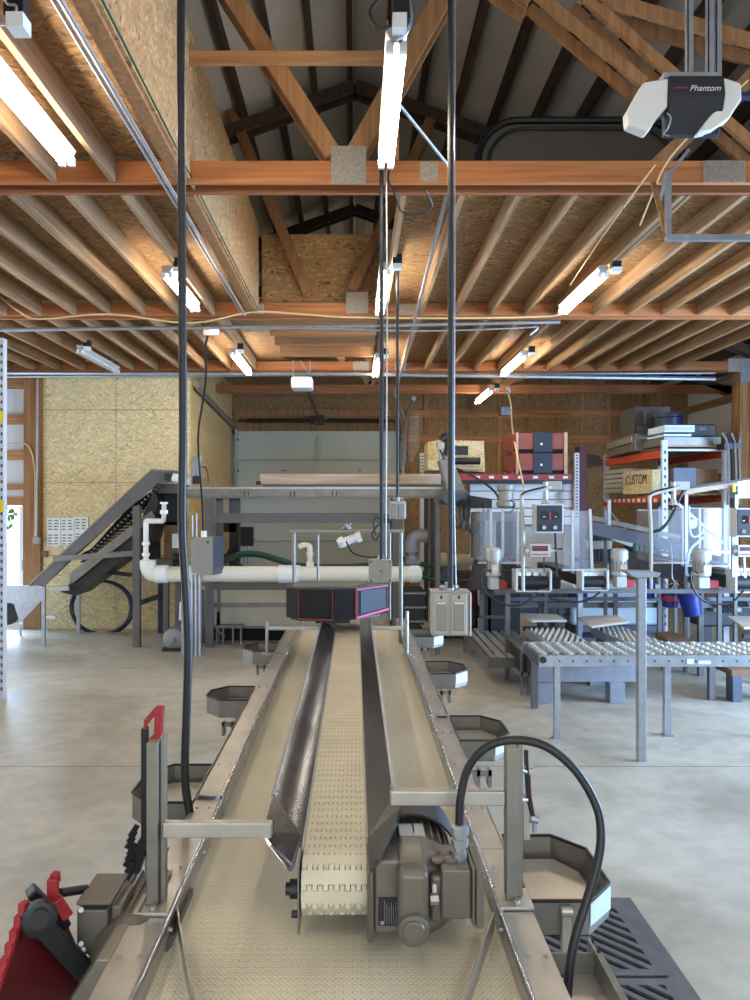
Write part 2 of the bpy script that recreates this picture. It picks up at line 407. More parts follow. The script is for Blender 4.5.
# exterior wall left of the post: white panels, girts, door opening below
struct('wall_rear_left', MB().box(-WX, -5.5, LY+.08, LY+.13, 2.10, 4.3).box(-WX, -6.45, LY+.08, LY+.13, 0, 2.10), M['white_panel'], smooth=False)
for i, (z0, z1) in enumerate(((4.02,4.22),(3.42,3.58),(2.82,2.98),(2.32,2.42),(2.06,2.2))):
    tag(MB().box(-6.6, -5.5, LY, LY+.08, z0, z1).build('wall_girt', M['girt']),
        ORD[i]+' girt from the top across the white panels above the left doorway', 'wall girt', 'girts above the left doorway')
tag(MB().box(-5.52, -5.24, LY-.06, LY+.09, 0, 4.22).build('wooden_post', M['web']), 'brown timber post between left doorway and strand board partition', 'post')
struct('wall_gap_left', MB().box(-5.24, -5.22, LY, LY+.1, 0, 4.3), M['stud'])
# back wall
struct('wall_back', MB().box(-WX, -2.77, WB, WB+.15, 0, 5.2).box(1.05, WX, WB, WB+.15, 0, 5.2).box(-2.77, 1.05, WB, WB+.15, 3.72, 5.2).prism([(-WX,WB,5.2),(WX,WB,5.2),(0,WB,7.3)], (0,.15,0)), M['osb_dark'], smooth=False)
# sectional door in the back wall
d = MB()
zs = [0.02, .62, 1.23, 1.84, 2.45, 3.06, 3.66]
for a, b_ in zip(zs[:-1], zs[1:]):
    d.box(-2.72, 1.02, WB-.02, WB+.04, a+.006, b_-.006)
    d.box(-2.72, 1.02, WB-.026, WB-.02, a+.02, a+.05)
door = struct('door_1', d, M['door_white'], bevel=.004)
MB().box(-2.76,1.04,WB+.042,WB+.06,0,3.71).box(-2.76,-2.70,WB-.02,WB+.06,0,3.72).box(1.0,1.05,WB-.02,WB+.06,0,3.72).box(-2.76,1.05,WB-.02,WB+.06,3.65,3.72).build('door_light_block', M['door_white'], door)  # backing and stops added to keep light from leaking round the door
m = MB().box(-.84,-.76, WB-.08, WB-.02, 3.0, 3.6).box(-.86,-.74,WB-.09,WB-.08,3.3,3.36); tag(m.build('opener_bracket', M['white_dull'], door))
m = MB().box(-1.63,-1.55,WB-.03,WB-.02,2.82,2.85).box(.07,.15,WB-.03,WB-.02,2.82,2.85); m.build('door_logo', M['ink'], door)
for i, x in enumerate((-2.66, 1.08)):
    t = thing('door_track', (x, WB-.12, 0), 'galvanised vertical track at the %s edge of the white sectional door' % ('left','right')[i], 'door track')
    MB().box(x-.025, x+.025, WB-.16, WB-.09, 0, 3.75).build('rail', M['galv'], t)
    m = MB()
    for z in (.4,1.2,2.0,2.8,3.5): m.box(x-.05, x+.05, WB-.09, WB-.002, z, z+.05)
    m.build('bracket', M['dark_metal'], t)
t = thing('torsion_bar', (-.85, WB-.25, 3.95), 'long dark torsion shaft over the white sectional door', 'door shaft')
MB().cyl((-2.6,WB-.25,3.93),(1.0,WB-.25,3.93),.02,n=10).build('shaft', M['dark_metal'], t)
MB().cyl((-2.4,WB-.25,3.93),(-1.0,WB-.25,3.93),.045,n=12).cyl((-.6,WB-.25,3.93),(.7,WB-.25,3.93),.045,n=12).build('spring', M['black'], t)
m=MB().box(-.9,-.7,WB-.3,WB-.02,3.85,4.05); m.build('bracket', M['dark_metal'], t)
# header boards over the door and framing of the back wall
for nm, x0, x1, z0, z1 in (('header_board',-2.7,1.1,3.72,3.92),('header_board',-2.7,1.1,4.05,4.2)):
    tag(MB().box(x0,x1,WB-.055,WB-.002,z0,z1).build(nm, M['stud']), ('lower' if z0<4 else 'upper')+' rough wooden header board spanning above the sectional door', 'header board', 'header boards over the sectional door')
for z in (3.46, 4.02):
    tag(MB().box(1.15, WX, WB-.05, WB, z, z+.16).build('wall_girt', M['girt']),
        ('lower' if z<4 else 'upper')+' long horizontal girt on the rear strand board wall above the tote shelf', 'wall girt')
k = 0
for x in (1.6,2.6,3.25,3.85,4.45,5.1,5.7,6.4,7.0):
    for z0, z1 in ((2.2,3.46),(3.62,4.02),(4.18,5.1)):
        tag(MB().box(x-.045, x+.045, WB-.045, WB, z0, z1).build('wall_stud', M['stud']), '%s stud from the door on the rear wall, %s row' % (ORD[(1.6,2.6,3.25,3.85,4.45,5.1,5.7,6.4,7.0).index(x)], {2.2:'lowest',3.62:'middle',4.18:'top'}[z0]), 'wall stud', 'studs of the rear wall')
# right wall girts and posts
for z in (2.55, 3.3, 4.1):
    tag(MB().box(WX-.05, WX, 8, WB-.06, z, z+.15).build('wall_girt', M['joist']), 'horizontal girt along the white right wall at height %.1f m' % z if False else {2.55:'lowest',3.3:'middle',4.1:'top'}[z]+' brown girt along the white right wall behind the pallet rack', 'wall girt')
for i, y in enumerate((13.2, 14.4)):
    m = MB().box(WX-.2, WX-.06, y, y+.14, 0, 4.35)
    tag(m.build('wooden_post', M['web']), ('nearer','farther')[i]+' red brown post on the white right wall above the window', 'post')
t = thing('timber_column', (6.68, 12.7, 0), 'built up timber column with strand board at the right end of the third truss', 'column')
MB().box(6.42,6.56,12.5,12.75,0,4.3).build('post', M['stud'], t)
MB().box(6.57,6.95,12.5,12.7,0,4.3).build('board', M['osb_dark'], t)
MB().box(6.4,6.95,12.44,12.5,4.1,4.42).build('bracket_plate', M['galv'], t)
# ------------------------------------------------------------------ roof purlins, trusses
xs = [-7.2+.42*i for i in range(35)]
for x in xs:
    z = rh(x)
    tag(MB().prism([(x-.03,-3.0,z-.01),(x+.03,-3.0,z-.01),(x+.03,-3.0,rh(x+.03)+.15),(x-.03,-3.0,rh(x-.03)+.15)], (0,19.8,0)).build('roof_purlin', M['purlin'], smooth=False),
        (('dark roof purlin, %s to the %s of the ridge line' % (ORD[int(abs(xs.index(x)-17))-1], 'left' if x < -.1 else 'right')) if abs(x) > .1 else 'dark roof purlin right under the ridge line'), 'roof purlin', 'purlins under the roof')
JZ = H+2.2                            # underside of joists and chords
def truss(Y, label, webs, plates, gap=.17, wm='web', tm='web'):
    t = thing('roof_truss', (0, Y, JZ), label, 'roof truss')
    for yy in (Y, Y+gap):
        MB().box(-WX, WX, yy, yy+.04, JZ, JZ+.15).build('bottom_chord', M['chord'], t)
        for sg in (-1, 1):
            MB().bar((0, yy+.02, rh(0)-.09), (sg*WX, yy+.02, rh(WX)-.09), .04, .14).build('top_chord', M[tm], t)
        for (a, b_, c, e, wd) in webs:
            MB().bar((a, yy+.02, b_), (c, yy+.02, e), .038, wd, up=(0,1,0) if False else (0,0,1)).build('web', M[wm], t)
    for (x0, x1, z0, z1) in plates:
        m = MB().box(x0, x1, Y-.004, Y-.0005, z0, z1)
        n = max(4, int((x1-x0)/.02))
        for i in range(n):
            xx = x0+(i+.5)*(x1-x0)/n; m.box(xx-.003, xx+.003, Y-.007, Y-.004, z0+.01, z1-.01)
        m.build('gusset_plate', M['plate'], t)
    return t
def wpx(pts, Y):
    out = []
    for (x0,y0,x1,y1,wd) in pts:
        a = P(x0,y0,Y); b_ = P(x1,y1,Y); d = (a-b_)
        # extend upward end to the top chord
        out.append((a.x, a.z, b_.x, b_.z, wd))
    return out
Y1, Y2, Y3, Y4 = 5.15, 8.80, 12.46, 14.9
def up_to_roof(x0, z0, x1, z1):
    # line from (x1,z1) through (x0,z0) extended until it meets the roof
    dx, dz = x0-x1, z0-z1
    tt = 1.0
    while z1+dz*tt < rh(x1+dx*tt)-.16 and abs(x1+dx*tt) < 7 and tt < 8: tt += .01
    return x1+dx*tt, z1+dz*tt
W1 = []
for (x0,y0,x1,y1,wd) in ((235,0,332,152,.12),(440,0,352,158,.13),(535,-10,645,82,.075),(745,82,650,170,.09),(160,-60,120,150,.0)):
    if wd == 0: continue
    a = P(x0,y0,Y1); b_ = P(x1,y1,Y1); q = up_to_roof(a.x, a.z, b_.x, b_.z) if x1 < 500 else (a.x, a.z)
    W1.append((q[0], q[1], b_.x, b_.z, wd))
a = P(580,-10,Y1); b_ = P(790,175,Y1); W1.append((a.x,a.z,b_.x,b_.z,.075))
a = P(745,82,Y1); b_ = P(650,175,Y1); q = up_to_roof(a.x,a.z,b_.x,b_.z); W1.append((q[0],q[1],a.x,a.z,.09))
a = P(530,0,Y1); b_=P(645,82,Y1); q = up_to_roof(a.x,a.z,b_.x,b_.z); W1.append((q[0],q[1],a.x,a.z,.075))
a = P(600,-4,Y1); b_ = P(790,50,Y1); W1.append((a.x,a.z,b_.x,b_.z,.09))
W1.append((P(396,0,Y1).x, 7.0, P(396,0,Y1).x, JZ+.15, .10))
T1 = truss(Y1, 'nearest doubled roof truss crossing above the hanging lamp', W1,
      [(P(331,0,Y1).x, P(366,0,Y1).x, JZ-.01, JZ+.25), (P(420,0,Y1).x, P(438,0,Y1).x, JZ+.01, JZ+.14), (P(703,0,Y1).x,P(745,0,Y1).x,JZ,JZ+.15)])
MB().box(P(183,0,Y1).x, P(383,0,Y1).x, Y1-.05, Y1-.01, P(0,67,Y1).z, P(0,55,Y1).z).build('collar_board', M['girt'], T1)
def wsym(Y, lst):
    o = []
    for (x0,z0,x1,z1) in lst: o.append((x0,z0,x1,z1,.11))
    return o
web2 = []
a = P(225,95,Y2); b_ = P(308,292,Y2); q = up_to_roof(a.x,a.z,b_.x,b_.z); web2.append((q[0],q[1],b_.x,b_.z,.12))
b2 = P(365,292,Y2); web2.append((.9, rh(.9)-.15, P(352,290,Y2).x, P(0,290,Y2).z, .12))
for sg in (-1,1): web2 += [(sg*2.6, JZ+.15, sg*1.6, rh(1.6)-.16, .11),(sg*2.6,JZ+.15,sg*4.6,rh(4.6)-.16,.11),(sg*5.3,JZ+.15,sg*4.6,rh(4.6)-.16,.11)]
T2 = truss(Y2, 'second doubled roof truss with metal plates crossing mid hall', web2,
   [(P(346,0,Y2).x,P(368,0,Y2).x,P(0,313,Y2).z,P(0,292,Y2).z),(P(255,0,Y2).x,P(264,0,Y2).x,JZ+.02,JZ+.13),(P(399,0,Y2).x,P(418,0,Y2).x,JZ+.01,JZ+.13)], tm='purlin')  # top chord's dark colour imitates its lack of light
web3 = []
for sg in (-1,1): web3 += [(sg*.2,JZ+.15,sg*1.4,rh(1.4)-.16,.11),(sg*2.6, JZ+.15, sg*1.4, rh(1.4)-.16, .11),(sg*2.6,JZ+.15,sg*4.6,rh(4.6)-.16,.11),(sg*5.3,JZ+.15,sg*4.6,rh(4.6)-.16,.11)]
truss(Y3, 'third doubled roof truss spanning just in front of the left partition', web3, [(P(353,0,Y3).x,P(369,0,Y3).x,JZ,JZ+.15),(P(395,0,Y3).x,P(406,0,Y3).x,JZ,JZ+.15),(6.2,6.6,JZ-.02,JZ+.2)], tm='purlin')  # unlit look of the top chord is put into its colour
w4 = [(.3,JZ+.15,-1.3,rh(1.3)-.16,.12),(.3,JZ+.15,1.6,rh(1.6)-.16,.12),(2.9,JZ+.15,1.6,rh(1.6)-.16,.12),(2.9,JZ+.15,4.8,rh(4.8)-.16,.12)]
truss(Y4, 'farthest doubled roof truss in the dark behind the third one', w4, [], tm='purlin')  # shade on the top chord painted by the dark lumber colour
# ------------------------------------------------------------------ lofts: decks, joists, knee walls
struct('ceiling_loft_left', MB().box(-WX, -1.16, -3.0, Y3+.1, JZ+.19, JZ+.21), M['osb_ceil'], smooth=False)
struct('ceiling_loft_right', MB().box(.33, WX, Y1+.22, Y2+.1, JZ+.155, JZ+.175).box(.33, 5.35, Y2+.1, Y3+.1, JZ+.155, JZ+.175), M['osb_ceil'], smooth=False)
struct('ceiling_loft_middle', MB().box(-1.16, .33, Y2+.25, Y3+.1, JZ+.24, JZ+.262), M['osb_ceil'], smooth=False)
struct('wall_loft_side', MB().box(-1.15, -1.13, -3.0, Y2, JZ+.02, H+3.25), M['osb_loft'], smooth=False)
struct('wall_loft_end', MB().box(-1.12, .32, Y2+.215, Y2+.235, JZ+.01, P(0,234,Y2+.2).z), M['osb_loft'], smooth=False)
struct('trim_2', MB().box(-1.24, -1.152, -3.0, Y1-.02, JZ-.004, JZ+.235).box(-1.24, -1.152, Y1+.23, Y2-.02, JZ-.004, JZ+.235), M['web'], smooth=False)
def joist(x, y0, y1, label, group, wd=.04, z=JZ, h=.15, mat='joist'):
    tag(MB().box(x-wd/2, x+wd/2, y0, y1, z, z+h).build('ceiling_joist', M[mat], smooth=False), label, 'ceiling joist', group)
bays = [(-2.9, Y1-.01, 'nearest'), (Y1+.22, Y2-.01, 'middle'), (Y2+.22, Y3-.01, 'farthest')]
for (y0, y1, nm) in bays:
    for k_ in range(14):
        x = -1.66-.406*k_
        if x < -WX: break
        joist(x, y0, y1, 'joist under the left loft, %s bay, %s from the loft edge' % (nm, ORD[k_]), 'left loft joists, %s bay' % nm, h=.185)
for (y0, y1, nm, xm) in ((Y1+.22, Y2-.01, 'nearer', 7.4), (Y2+.22, Y3-.01, 'farther', 5.4)):
    for k_ in range(18):
        x = .77+.406*k_
        if x > xm: break
        joist(x, y0, y1, 'joist under the right loft, %s bay, %s from the left rim' % (nm, ORD[k_]), 'right loft joists, %s bay' % nm)
joist(.35, Y1+.22, Y2-.01, 'rim joist along the left edge of the right loft beside the hanging lamps', None)
joist(2.36, Y1+.22, Y2-.01, 'doubled joist face right beside the slanting lamp of the right loft', None, wd=.05)
for i, y in enumerate((9.35, 9.85, 10.45, 11.25)):
    tag(MB().box(-1.12, .28, y, y+.04, JZ+.0, JZ+.235).build('cross_joist', M['girt'], smooth=False), 'short cross joist between the two lofts, %s from the camera' % ('nearest','second','third','farthest')[i], 'cross joist')
# ceiling strut the near drops hang from (above the frame)
for (x, y) in ((-.63, 2.75), (.49, 3.9), (.2, 5.0)): pass
tag(MB().box(-1.1, 7.2, 2.72, 2.78, JZ, JZ+.06).build('strut_channel', M['galv']), 'galvanised strut channel the thick left conduit hangs from', 'strut channel')
tag(MB().box(-1.1, 4.5, 3.67, 3.93, JZ+.6, JZ+.66).build('strut_channel', M['galv']), 'galvanised strut channel above the nearest centre lamp', 'strut channel')
# ------------------------------------------------------------------ conduits and wires under the trusses
def tube_thing(name, pts, r, mat, label, cat, n=8, smooth=4, group=None):
    return tag(MB().tube(pts, r, n, smooth).build(name, M[mat]), label, cat, group)
tube_thing('conduit', [(-1.275,-2,JZ-.02),(-1.275,Y2-.1,JZ-.02)], .013, 'galv', 'outer straight metal conduit along the left loft edge', 'conduit', smooth=0)
tube_thing('conduit', [(-1.31,-2,JZ-.02),(-1.31,Y2-.1,JZ-.02)], .010, 'galv', 'inner thin metal conduit along the left loft edge', 'conduit', smooth=0)
tube_thing('wire', [(-1.128,-2,JZ+.05),(-1.128,Y1,JZ+.04),(-1.128,Y2-.1,JZ+.05)], .008, 'green_hose', 'green wire along the foot of the loft knee wall', 'wire', smooth=0)
tube_thing('conduit', [P(-20,330,8.7),P(355,326,8.7),P(560,322,8.7)], .022, 'galv', 'long metal conduit crossing below the second truss', 'conduit', smooth=0)
tube_thing('conduit', [P(-20,373,12.3),P(355,374,12.3),P(715,379,12.3)], .035, 'galv', 'long metal conduit crossing below the third truss', 'conduit', smooth=0)
tube_thing('conduit', [P(-20,377,12.4),P(715,373,12.4)], .02, 'galv', 'thinner conduit just behind the third truss conduit', 'conduit', smooth=0)
tube_thing('wire', [P(0,297,8.6),P(20,312,8.6),P(40,319,8.6),P(110,314,8.6),P(190,323,8.6),P(252,312,8.6),P(300,314,8.6),P(345,317,8.6),P(450,318,8.6),P(552,316,8.6),P(560,309,8.6)], .011, 'yellow_wire', 'pale yellow cable looping along the second truss', 'wire')
tube_thing('wire', [P(250,330,8.6),P(300,328,8.6),P(420,331,8.6),P(520,328,8.6),P(538,327,8.6),P(530,335,8.6)], .01, 'galv', 'thin pale conduit bending down right of centre under the second truss', 'wire')
tube_thing('wire', [P(655,165,5.1),P(640,185,5.1),P(600,240,6.5),P(570,285,7.2)], .006, 'yellow_wire', 'orange cable running down to the right loft lamp', 'wire')
tube_thing('wire', [P(748,80,4.9),P(690,135,4.9),P(665,165,4.9),P(652,195,5.0),P(640,225,5.6)], .006, 'yellow_wire', 'yellow cable down the diagonal web at right', 'wire')
t = tag(MB().box(P(204,0,8.6).x,P(220,0,8.6).x,8.55,8.6,P(0,336,8.6).z,P(0,330,8.6).z).build('junction_box', M['galv']), 'small junction box on the conduit above the curly drop cord', 'junction box')
tube_thing('power_cable', [P(208,335,8.7),P(205,350,8.9),P(206,375,9.2),P(203,400,9.6),P(198,440,10.2),P(202,500,10.6),P(203,530,10.7)], .014, 'rubber', 'black cord dropping from the junction box past the partition', 'cord')
# brace conduit from the lamp to the drop cable
tube_thing('brace_tube', [P(398,103,4.6), P(450,168,5.05)], .011, 'galv', 'slanting metal tube between near lamp and first truss', 'brace tube', smooth=0)
tube_thing('brace_tube', [P(448,190,5.4), P(412,330,9.0), P(395,395,12.6),P(405,420,15.5)], .016, 'galv', 'long metal tube slanting away beneath the right loft', 'brace tube', smooth=0)
# ------------------------------------------------------------------ strip lamps
def strip_lamp(x, y0, y1, z, label, group=None, on=True, box=True, wd=.05):
    t = thing('strip_light', (x, (y0+y1)/2, z), label, 'strip light', group)
    MB().prism([(x-wd,y0,z+.075),(x-.02,y0,z+.02),(x+.02,y0,z+.02),(x+wd,y0,z+.075),(x+.04,y0,z+.09),(x-.04,y0,z+.09)], (0,y1-y0,0)).build('housing', M['white_dull'], t)
    for s in (-1, 1):
        MB().cyl((x+s*.030, y0+.03, z), (x+s*.030, y1-.03, z), .0165, n=12).build('tube', M['tube_on' if on else 'tube_off'], t)
    m = MB()
    for yy in (y0, y1-.03): m.box(x-.047, x-.012, yy, yy+.03, z-.02, z+.03); m.box(x+.012, x+.047, yy, yy+.03, z-.02, z+.03)
    m.build('lamp_holder', M['white'], t)
    ztop = JZ+.62 if not box else JZ+.01
    for yy in (y0+.25, y1-.25): MB().cyl((x,yy,z+.085),(x,yy,ztop),.004,n=6).build('hanger_wire', M['galv'], t)
    if box:
        MB().box(x-.03+.1, x+.05+.1, y0-.04, y0+.04, z+.06, z+.15).build('outlet_box', M['black'], t)
        MB().box(x-.03+.1, x+.05+.1, y0-.06, y0+.03, z+.02, z+.06).build('plug', M['white'], t)
LZ = H+2.08
strip_lamp(.19, 3.42, 4.63, LZ, 'brightest hanging strip light, in front of the first truss at centre', 'lit strip lights', box=False)
strip_lamp(.27, 6.75, 8.25, LZ, 'lit strip light at centre between first and second truss', 'lit strip lights')
strip_lamp(.33, 10.85, 12.3, LZ, 'lit strip light at centre just before the third truss', 'lit strip lights')
strip_lamp(-1.76, 3.25, 4.6, LZ, 'large lit strip light under the left loft at the upper left corner', 'lit strip lights')
strip_lamp(-1.72, 6.85, 8.1, LZ, 'lit strip light under the left loft seen behind the thick conduit', 'lit strip lights')
strip_lamp(-1.71, 10.5, 12.1, LZ, 'lit strip light under the left loft above the partition corner', 'lit strip lights')
strip_lamp(-3.78, 10.3, 11.9, LZ, 'unlit white strip light under the left loft', None, on=False)
strip_lamp(2.27, 6.85, 8.2, LZ, 'lit strip light under the right loft in front of the second truss', 'lit strip lights')
strip_lamp(2.41, 10.7, 12.2, LZ, 'lit strip light under the right loft near the third truss', 'lit strip lights')
strip_lamp(2.54, 14.0, 15.6, LZ, 'smallest lit strip light at the right, near the rear wall', 'lit strip lights')
for (x_, nm_) in ((-1.74,'left'), (.19,'centre'), (2.27,'right')):  # row added out of view to strengthen the light from above
    strip_lamp(x_, -.6, .75, LZ, 'added unseen lit strip light overhead in the nearest row, %s column' % nm_, 'lit strip lights')
strip_lamp(5.6, 6.85, 8.2, LZ, 'added unseen lit strip light near the right wall', 'lit strip lights')  # extra lamp outside the frame, added to brighten the right side
for (y_, nm_) in ((-.6,'nearest'), (3.3,'second'), (6.85,'third')):  # unseen lamps added for more overhead light on the left
    strip_lamp(-5.4, y_, y_+1.35, LZ, 'added unseen lit strip light near the left wall, %s one' % nm_, 'lit strip lights')
# wires of the near lamp
t = thing('lamp_hook', (.17, 3.35, H+2.3), 'coiled wire loop and outlet above the nearest centre lamp', 'wire hook')
MB().tube([P(378,0,3.3),P(370,12,3.3),P(376,27,3.3),P(390,26,3.3),P(398,12,3.3),P(396,-10,3.3)], .008, 8).build('loop', M['rubber'], t)
MB().tube([P(408,-5,3.3),P(411,18,3.3),P(406,34,3.3),P(396,40,3.3)], .007, 8).build('lead', M['galv'], t)
MB().box(P(393,0,3.3).x,P(409,0,3.3).x,3.27,3.33,P(0,22,3.3).z,P(0,3,3.3).z).build('outlet_box', M['black'], t)
MB().box(P(392,0,3.3).x,P(406,0,3.3).x,3.24,3.3,P(0,36,3.3).z,P(0,21,3.3).z).build('cover', M['white'], t)
t = tag(MB().tube([P(392,160,5.1),P(388,180,5.0),P(396,196,5.0),P(402,212,5.2),P(420,214,5.2),P(432,206,5.2),P(425,190,5.1)], .007, 8).build('hanging_wire', M['dark_metal']), 'dark loose wire hanging below the first truss beside the lamp', 'wire')
t = thing('ceiling_outlet', (-1.8, 3.1, H+2.1), 'black and white outlet with cord at the extreme upper left corner', 'outlet')
a = P(14,14,3.1); MB().box(a.x-.03,a.x+.05,3.07,3.14,a.z-.02,a.z+.08).build('outlet_box', M['black'], t)
a = P(22,28,3.1); MB().box(a.x-.04,a.x+.03,3.04,3.12,a.z-.03,a.z+.03).build('plug', M['white'], t)
MB().tube([P(-8,24,3.05),P(8,24,3.05),P(14,18,3.05),P(16,6,3.05),P(8,4,3.05),P(2,-6,3.05)], .006, 8).build('cord', M['galv'], t)
# ------------------------------------------------------------------ garage door openers
YO = 3.15
t = thing('garage_door_opener', P(685,78,YO), 'large dark blue and white garage door opener hanging at upper right', 'door opener')
a, b_ = P(667,0,YO), P(722,0,YO)
def zz(py): return P(0,py,YO).z
MB().prism([(a.x,YO-.02,zz(78)),(a.x,YO-.035,zz(98)),(a.x,YO-.02,zz(108)),(a.x,YO+.02,zz(132)),(a.x,YO+.06,zz(132)),(a.x,YO+.06,zz(78))], (b_.x-a.x,0,0)).build('housing', M['ceramic'], t, bevel=.006)
for nm, x0, x1, x2 in (('light_cover', 626, 640, 668), ('light_cover', 743, 741, 721)):
    p = [P(x2,77,YO), P(x1,84,YO), P(x0 if x0<700 else 743,110 if x0<700 else 87,YO), P(x0 if x0<700 else 742,126 if x0<700 else 100,YO), P(640 if x0<700 else 716,134,YO) if x0<700 else P(715,127,YO), P(648 if x0<700 else 690,134,YO)]
    if x0 > 700: p = [P(721,78,YO), P(740,84,YO), P(741,100,YO), P(728,120,YO), P(712,131,YO), P(696,134,YO), P(716,108,YO)]
    else: p = [P(668,79,YO), P(643,83,YO), P(626,113,YO), P(627,126,YO), P(647,134,YO), P(655,121,YO), P(667,108,YO)]
    MB().prism([q+Vector((0,-.012,0)) for q in p], (0,.06,0)).build(nm, M['white'], t, bevel=.01)
m = MB().box(P(664,0,YO).x, P(720,0,YO).x, YO+.0, YO+.1, zz(77.5), zz(72))
m.build('mounting_plate', M['galv'], t)
m = MB()
for x in (697, 718, 726):
    q = P(x,0,YO); m.box(q.x-.012, q.x+.012, YO+.06, YO+.064, zz(74), H+3.4); m.box(q.x-.012, q.x-.008, YO+.06, YO+.09, zz(74), H+3.4)
m.build('hanger_strap', M['galv'], t)
m = MB().box(b_.x+.06, 2.6, YO+.03, YO+.07, zz(92), zz(88)); m.build('drive_rail', M['blue_dark'], t)
MB().tube([P(667,113,YO-.04),P(671,118,YO-.04),P(668,128,YO-.03),P(664,134,YO+.0),P(670,136,YO+.0)], .003, 6).build('antenna_wire', M['galv'], t)
text_mesh('name_text', 'Phantom', .036, M['white'], t, (P(701,0,YO).x, YO-.036, zz(93)), (1,0,0), (0,.1,1), shear=.35)
text_mesh('logo_text', 'OVERHEAD', .011, M['pink'], t, (P(677,0,YO).x, YO-.035, zz(92.5)), (1,0,0), (0,.1,1), shear=.2)
YO2 = 12.0
t = thing('garage_door_opener', P(301,376,YO2), 'small distant white garage door opener before the rear sectional door', 'door opener')
MB().box(P(291,0,YO2).x,P(312,0,YO2).x,YO2,YO2+.4,P(0,388,YO2).z,P(0,376,YO2).z).build('housing', M['white'], t, bevel=.03)
MB().bar(P(306,386,YO2+.35)+Vector((0,.0,0)), (-.8, WB-.2, 3.95), .05, .05).build('drive_rail', M['dark_metal'], t)
m = MB()
for x in (293, 310): m.bar(P(x,377,YO2), P(x,360,YO2), .02, .02)
m.bar(P(300,360,YO2), P(311,377,YO2), .02, .02); m.build('hanger_strap', M['galv'], t)
# near right door track hanger
t = thing('track_hanger', P(668,238,4.6), 'galvanised angle bracket and track at right below the first truss', 'track hanger')
m = MB().bar(P(668,172,4.6), P(668,240,4.6), .03, .03).bar(P(666,176,4.6), P(660,200,5.1), .02,.02).bar(P(669,174,4.6),P(689,150,4.6),.02,.02); m.build('upright', M['galv'], t)
MB().bar(P(666,238,4.6), (3.3,4.6,P(0,238,4.6).z), .04, .035).build('track', M['galv'], t)
MB().bar(P(653,182,4.9), P(667,236,4.6), .03, .02).build('brace', M['stud'], t)
# dark tub lying on the loft
t = thing('upturned_tub', P(580,150,5.9), 'dark rounded tub lying upturned above the first truss on the right loft', 'tub')
def rrect(x0,x1,z0,z1,r,Y,n=6):
    pts = [Vector((x0,Y,z0)), Vector((x1,Y,z0))]
    for i in range(n+1): a_ = (math.pi/2)*i/n; pts.append(Vector((x1-r+r*math.cos(a_), Y, z1-r+r*math.sin(a_))))
    for i in range(n+1): a_ = math.pi/2+(math.pi/2)*i/n; pts.append(Vector((x0+r+r*math.cos(a_), Y, z1-r+r*math.sin(a_))))
    return pts
tx0, tx1, tz0, tz1 = P(478,0,6).x, P(682,0,6).x, JZ+.18, P(0,121,6).z
MB().prism(rrect(tx0,tx1,tz0,tz1,.32,6.0), (0,1.0,0)).build('shell', M['tub'], t)
rim = rrect(tx0,tx1,tz0,tz1,.32,5.99,8)[2:]
MB().tube([Vector((tx0,5.99,tz0))]+rim[::-1]+[Vector((tx1,5.99,tz0))], .03, 8, 0).build('rim', M['black'], t)
rim2 = rrect(tx0+.08,tx1-.08,tz0,tz1-.07,.28,5.98,8)[2:]
MB().tube([Vector((tx0+.08,5.98,tz0))]+rim2[::-1]+[Vector((tx1-.08,5.98,tz0))], .014, 8, 0).build('inner_rim', M['dark_metal'], t)
# ------------------------------------------------------------------ main packing conveyor
RZ = H-1.13                            # rail tops
BZ = H-1.20                            # wide belt surface
t = thing('packing_conveyor', (-.05, 4.2, 0), 'long stainless packing conveyor with wide cream belt running away from the camera', 'conveyor')
CONV = t
def belt_rows(x0, x1, y0, y1, z, pitch, nk, th=.008):
    m = MB(); kw = (x1-x0)/(2*nk); n = int((y1-y0)/pitch)
    for i in range(n):
        y = y0+i*pitch
        m.box(x0, x1, y+pitch*.17, y+pitch*.83, z-th, z)
        for k in range(nk):
            m.box(x0+2*k*kw+.0006, x0+(2*k+1)*kw-.0006, y+pitch*.83, y+pitch*1.14, z-th, z)
            m.box(x0+(2*k+1)*kw+.0006, x0+(2*k+2)*kw-.0006, y-pitch*.14, y+pitch*.17, z-th, z)
    return m
belt_rows(-.508, .405, 1.0, 7.3, BZ, .0254, 20).build('belt', M['belt_wide'], t, smooth=False)
MB().box(-.50,.405,1.0,7.3,BZ-.03,BZ-.009).build('belt_bed', M['belt_under'], t)
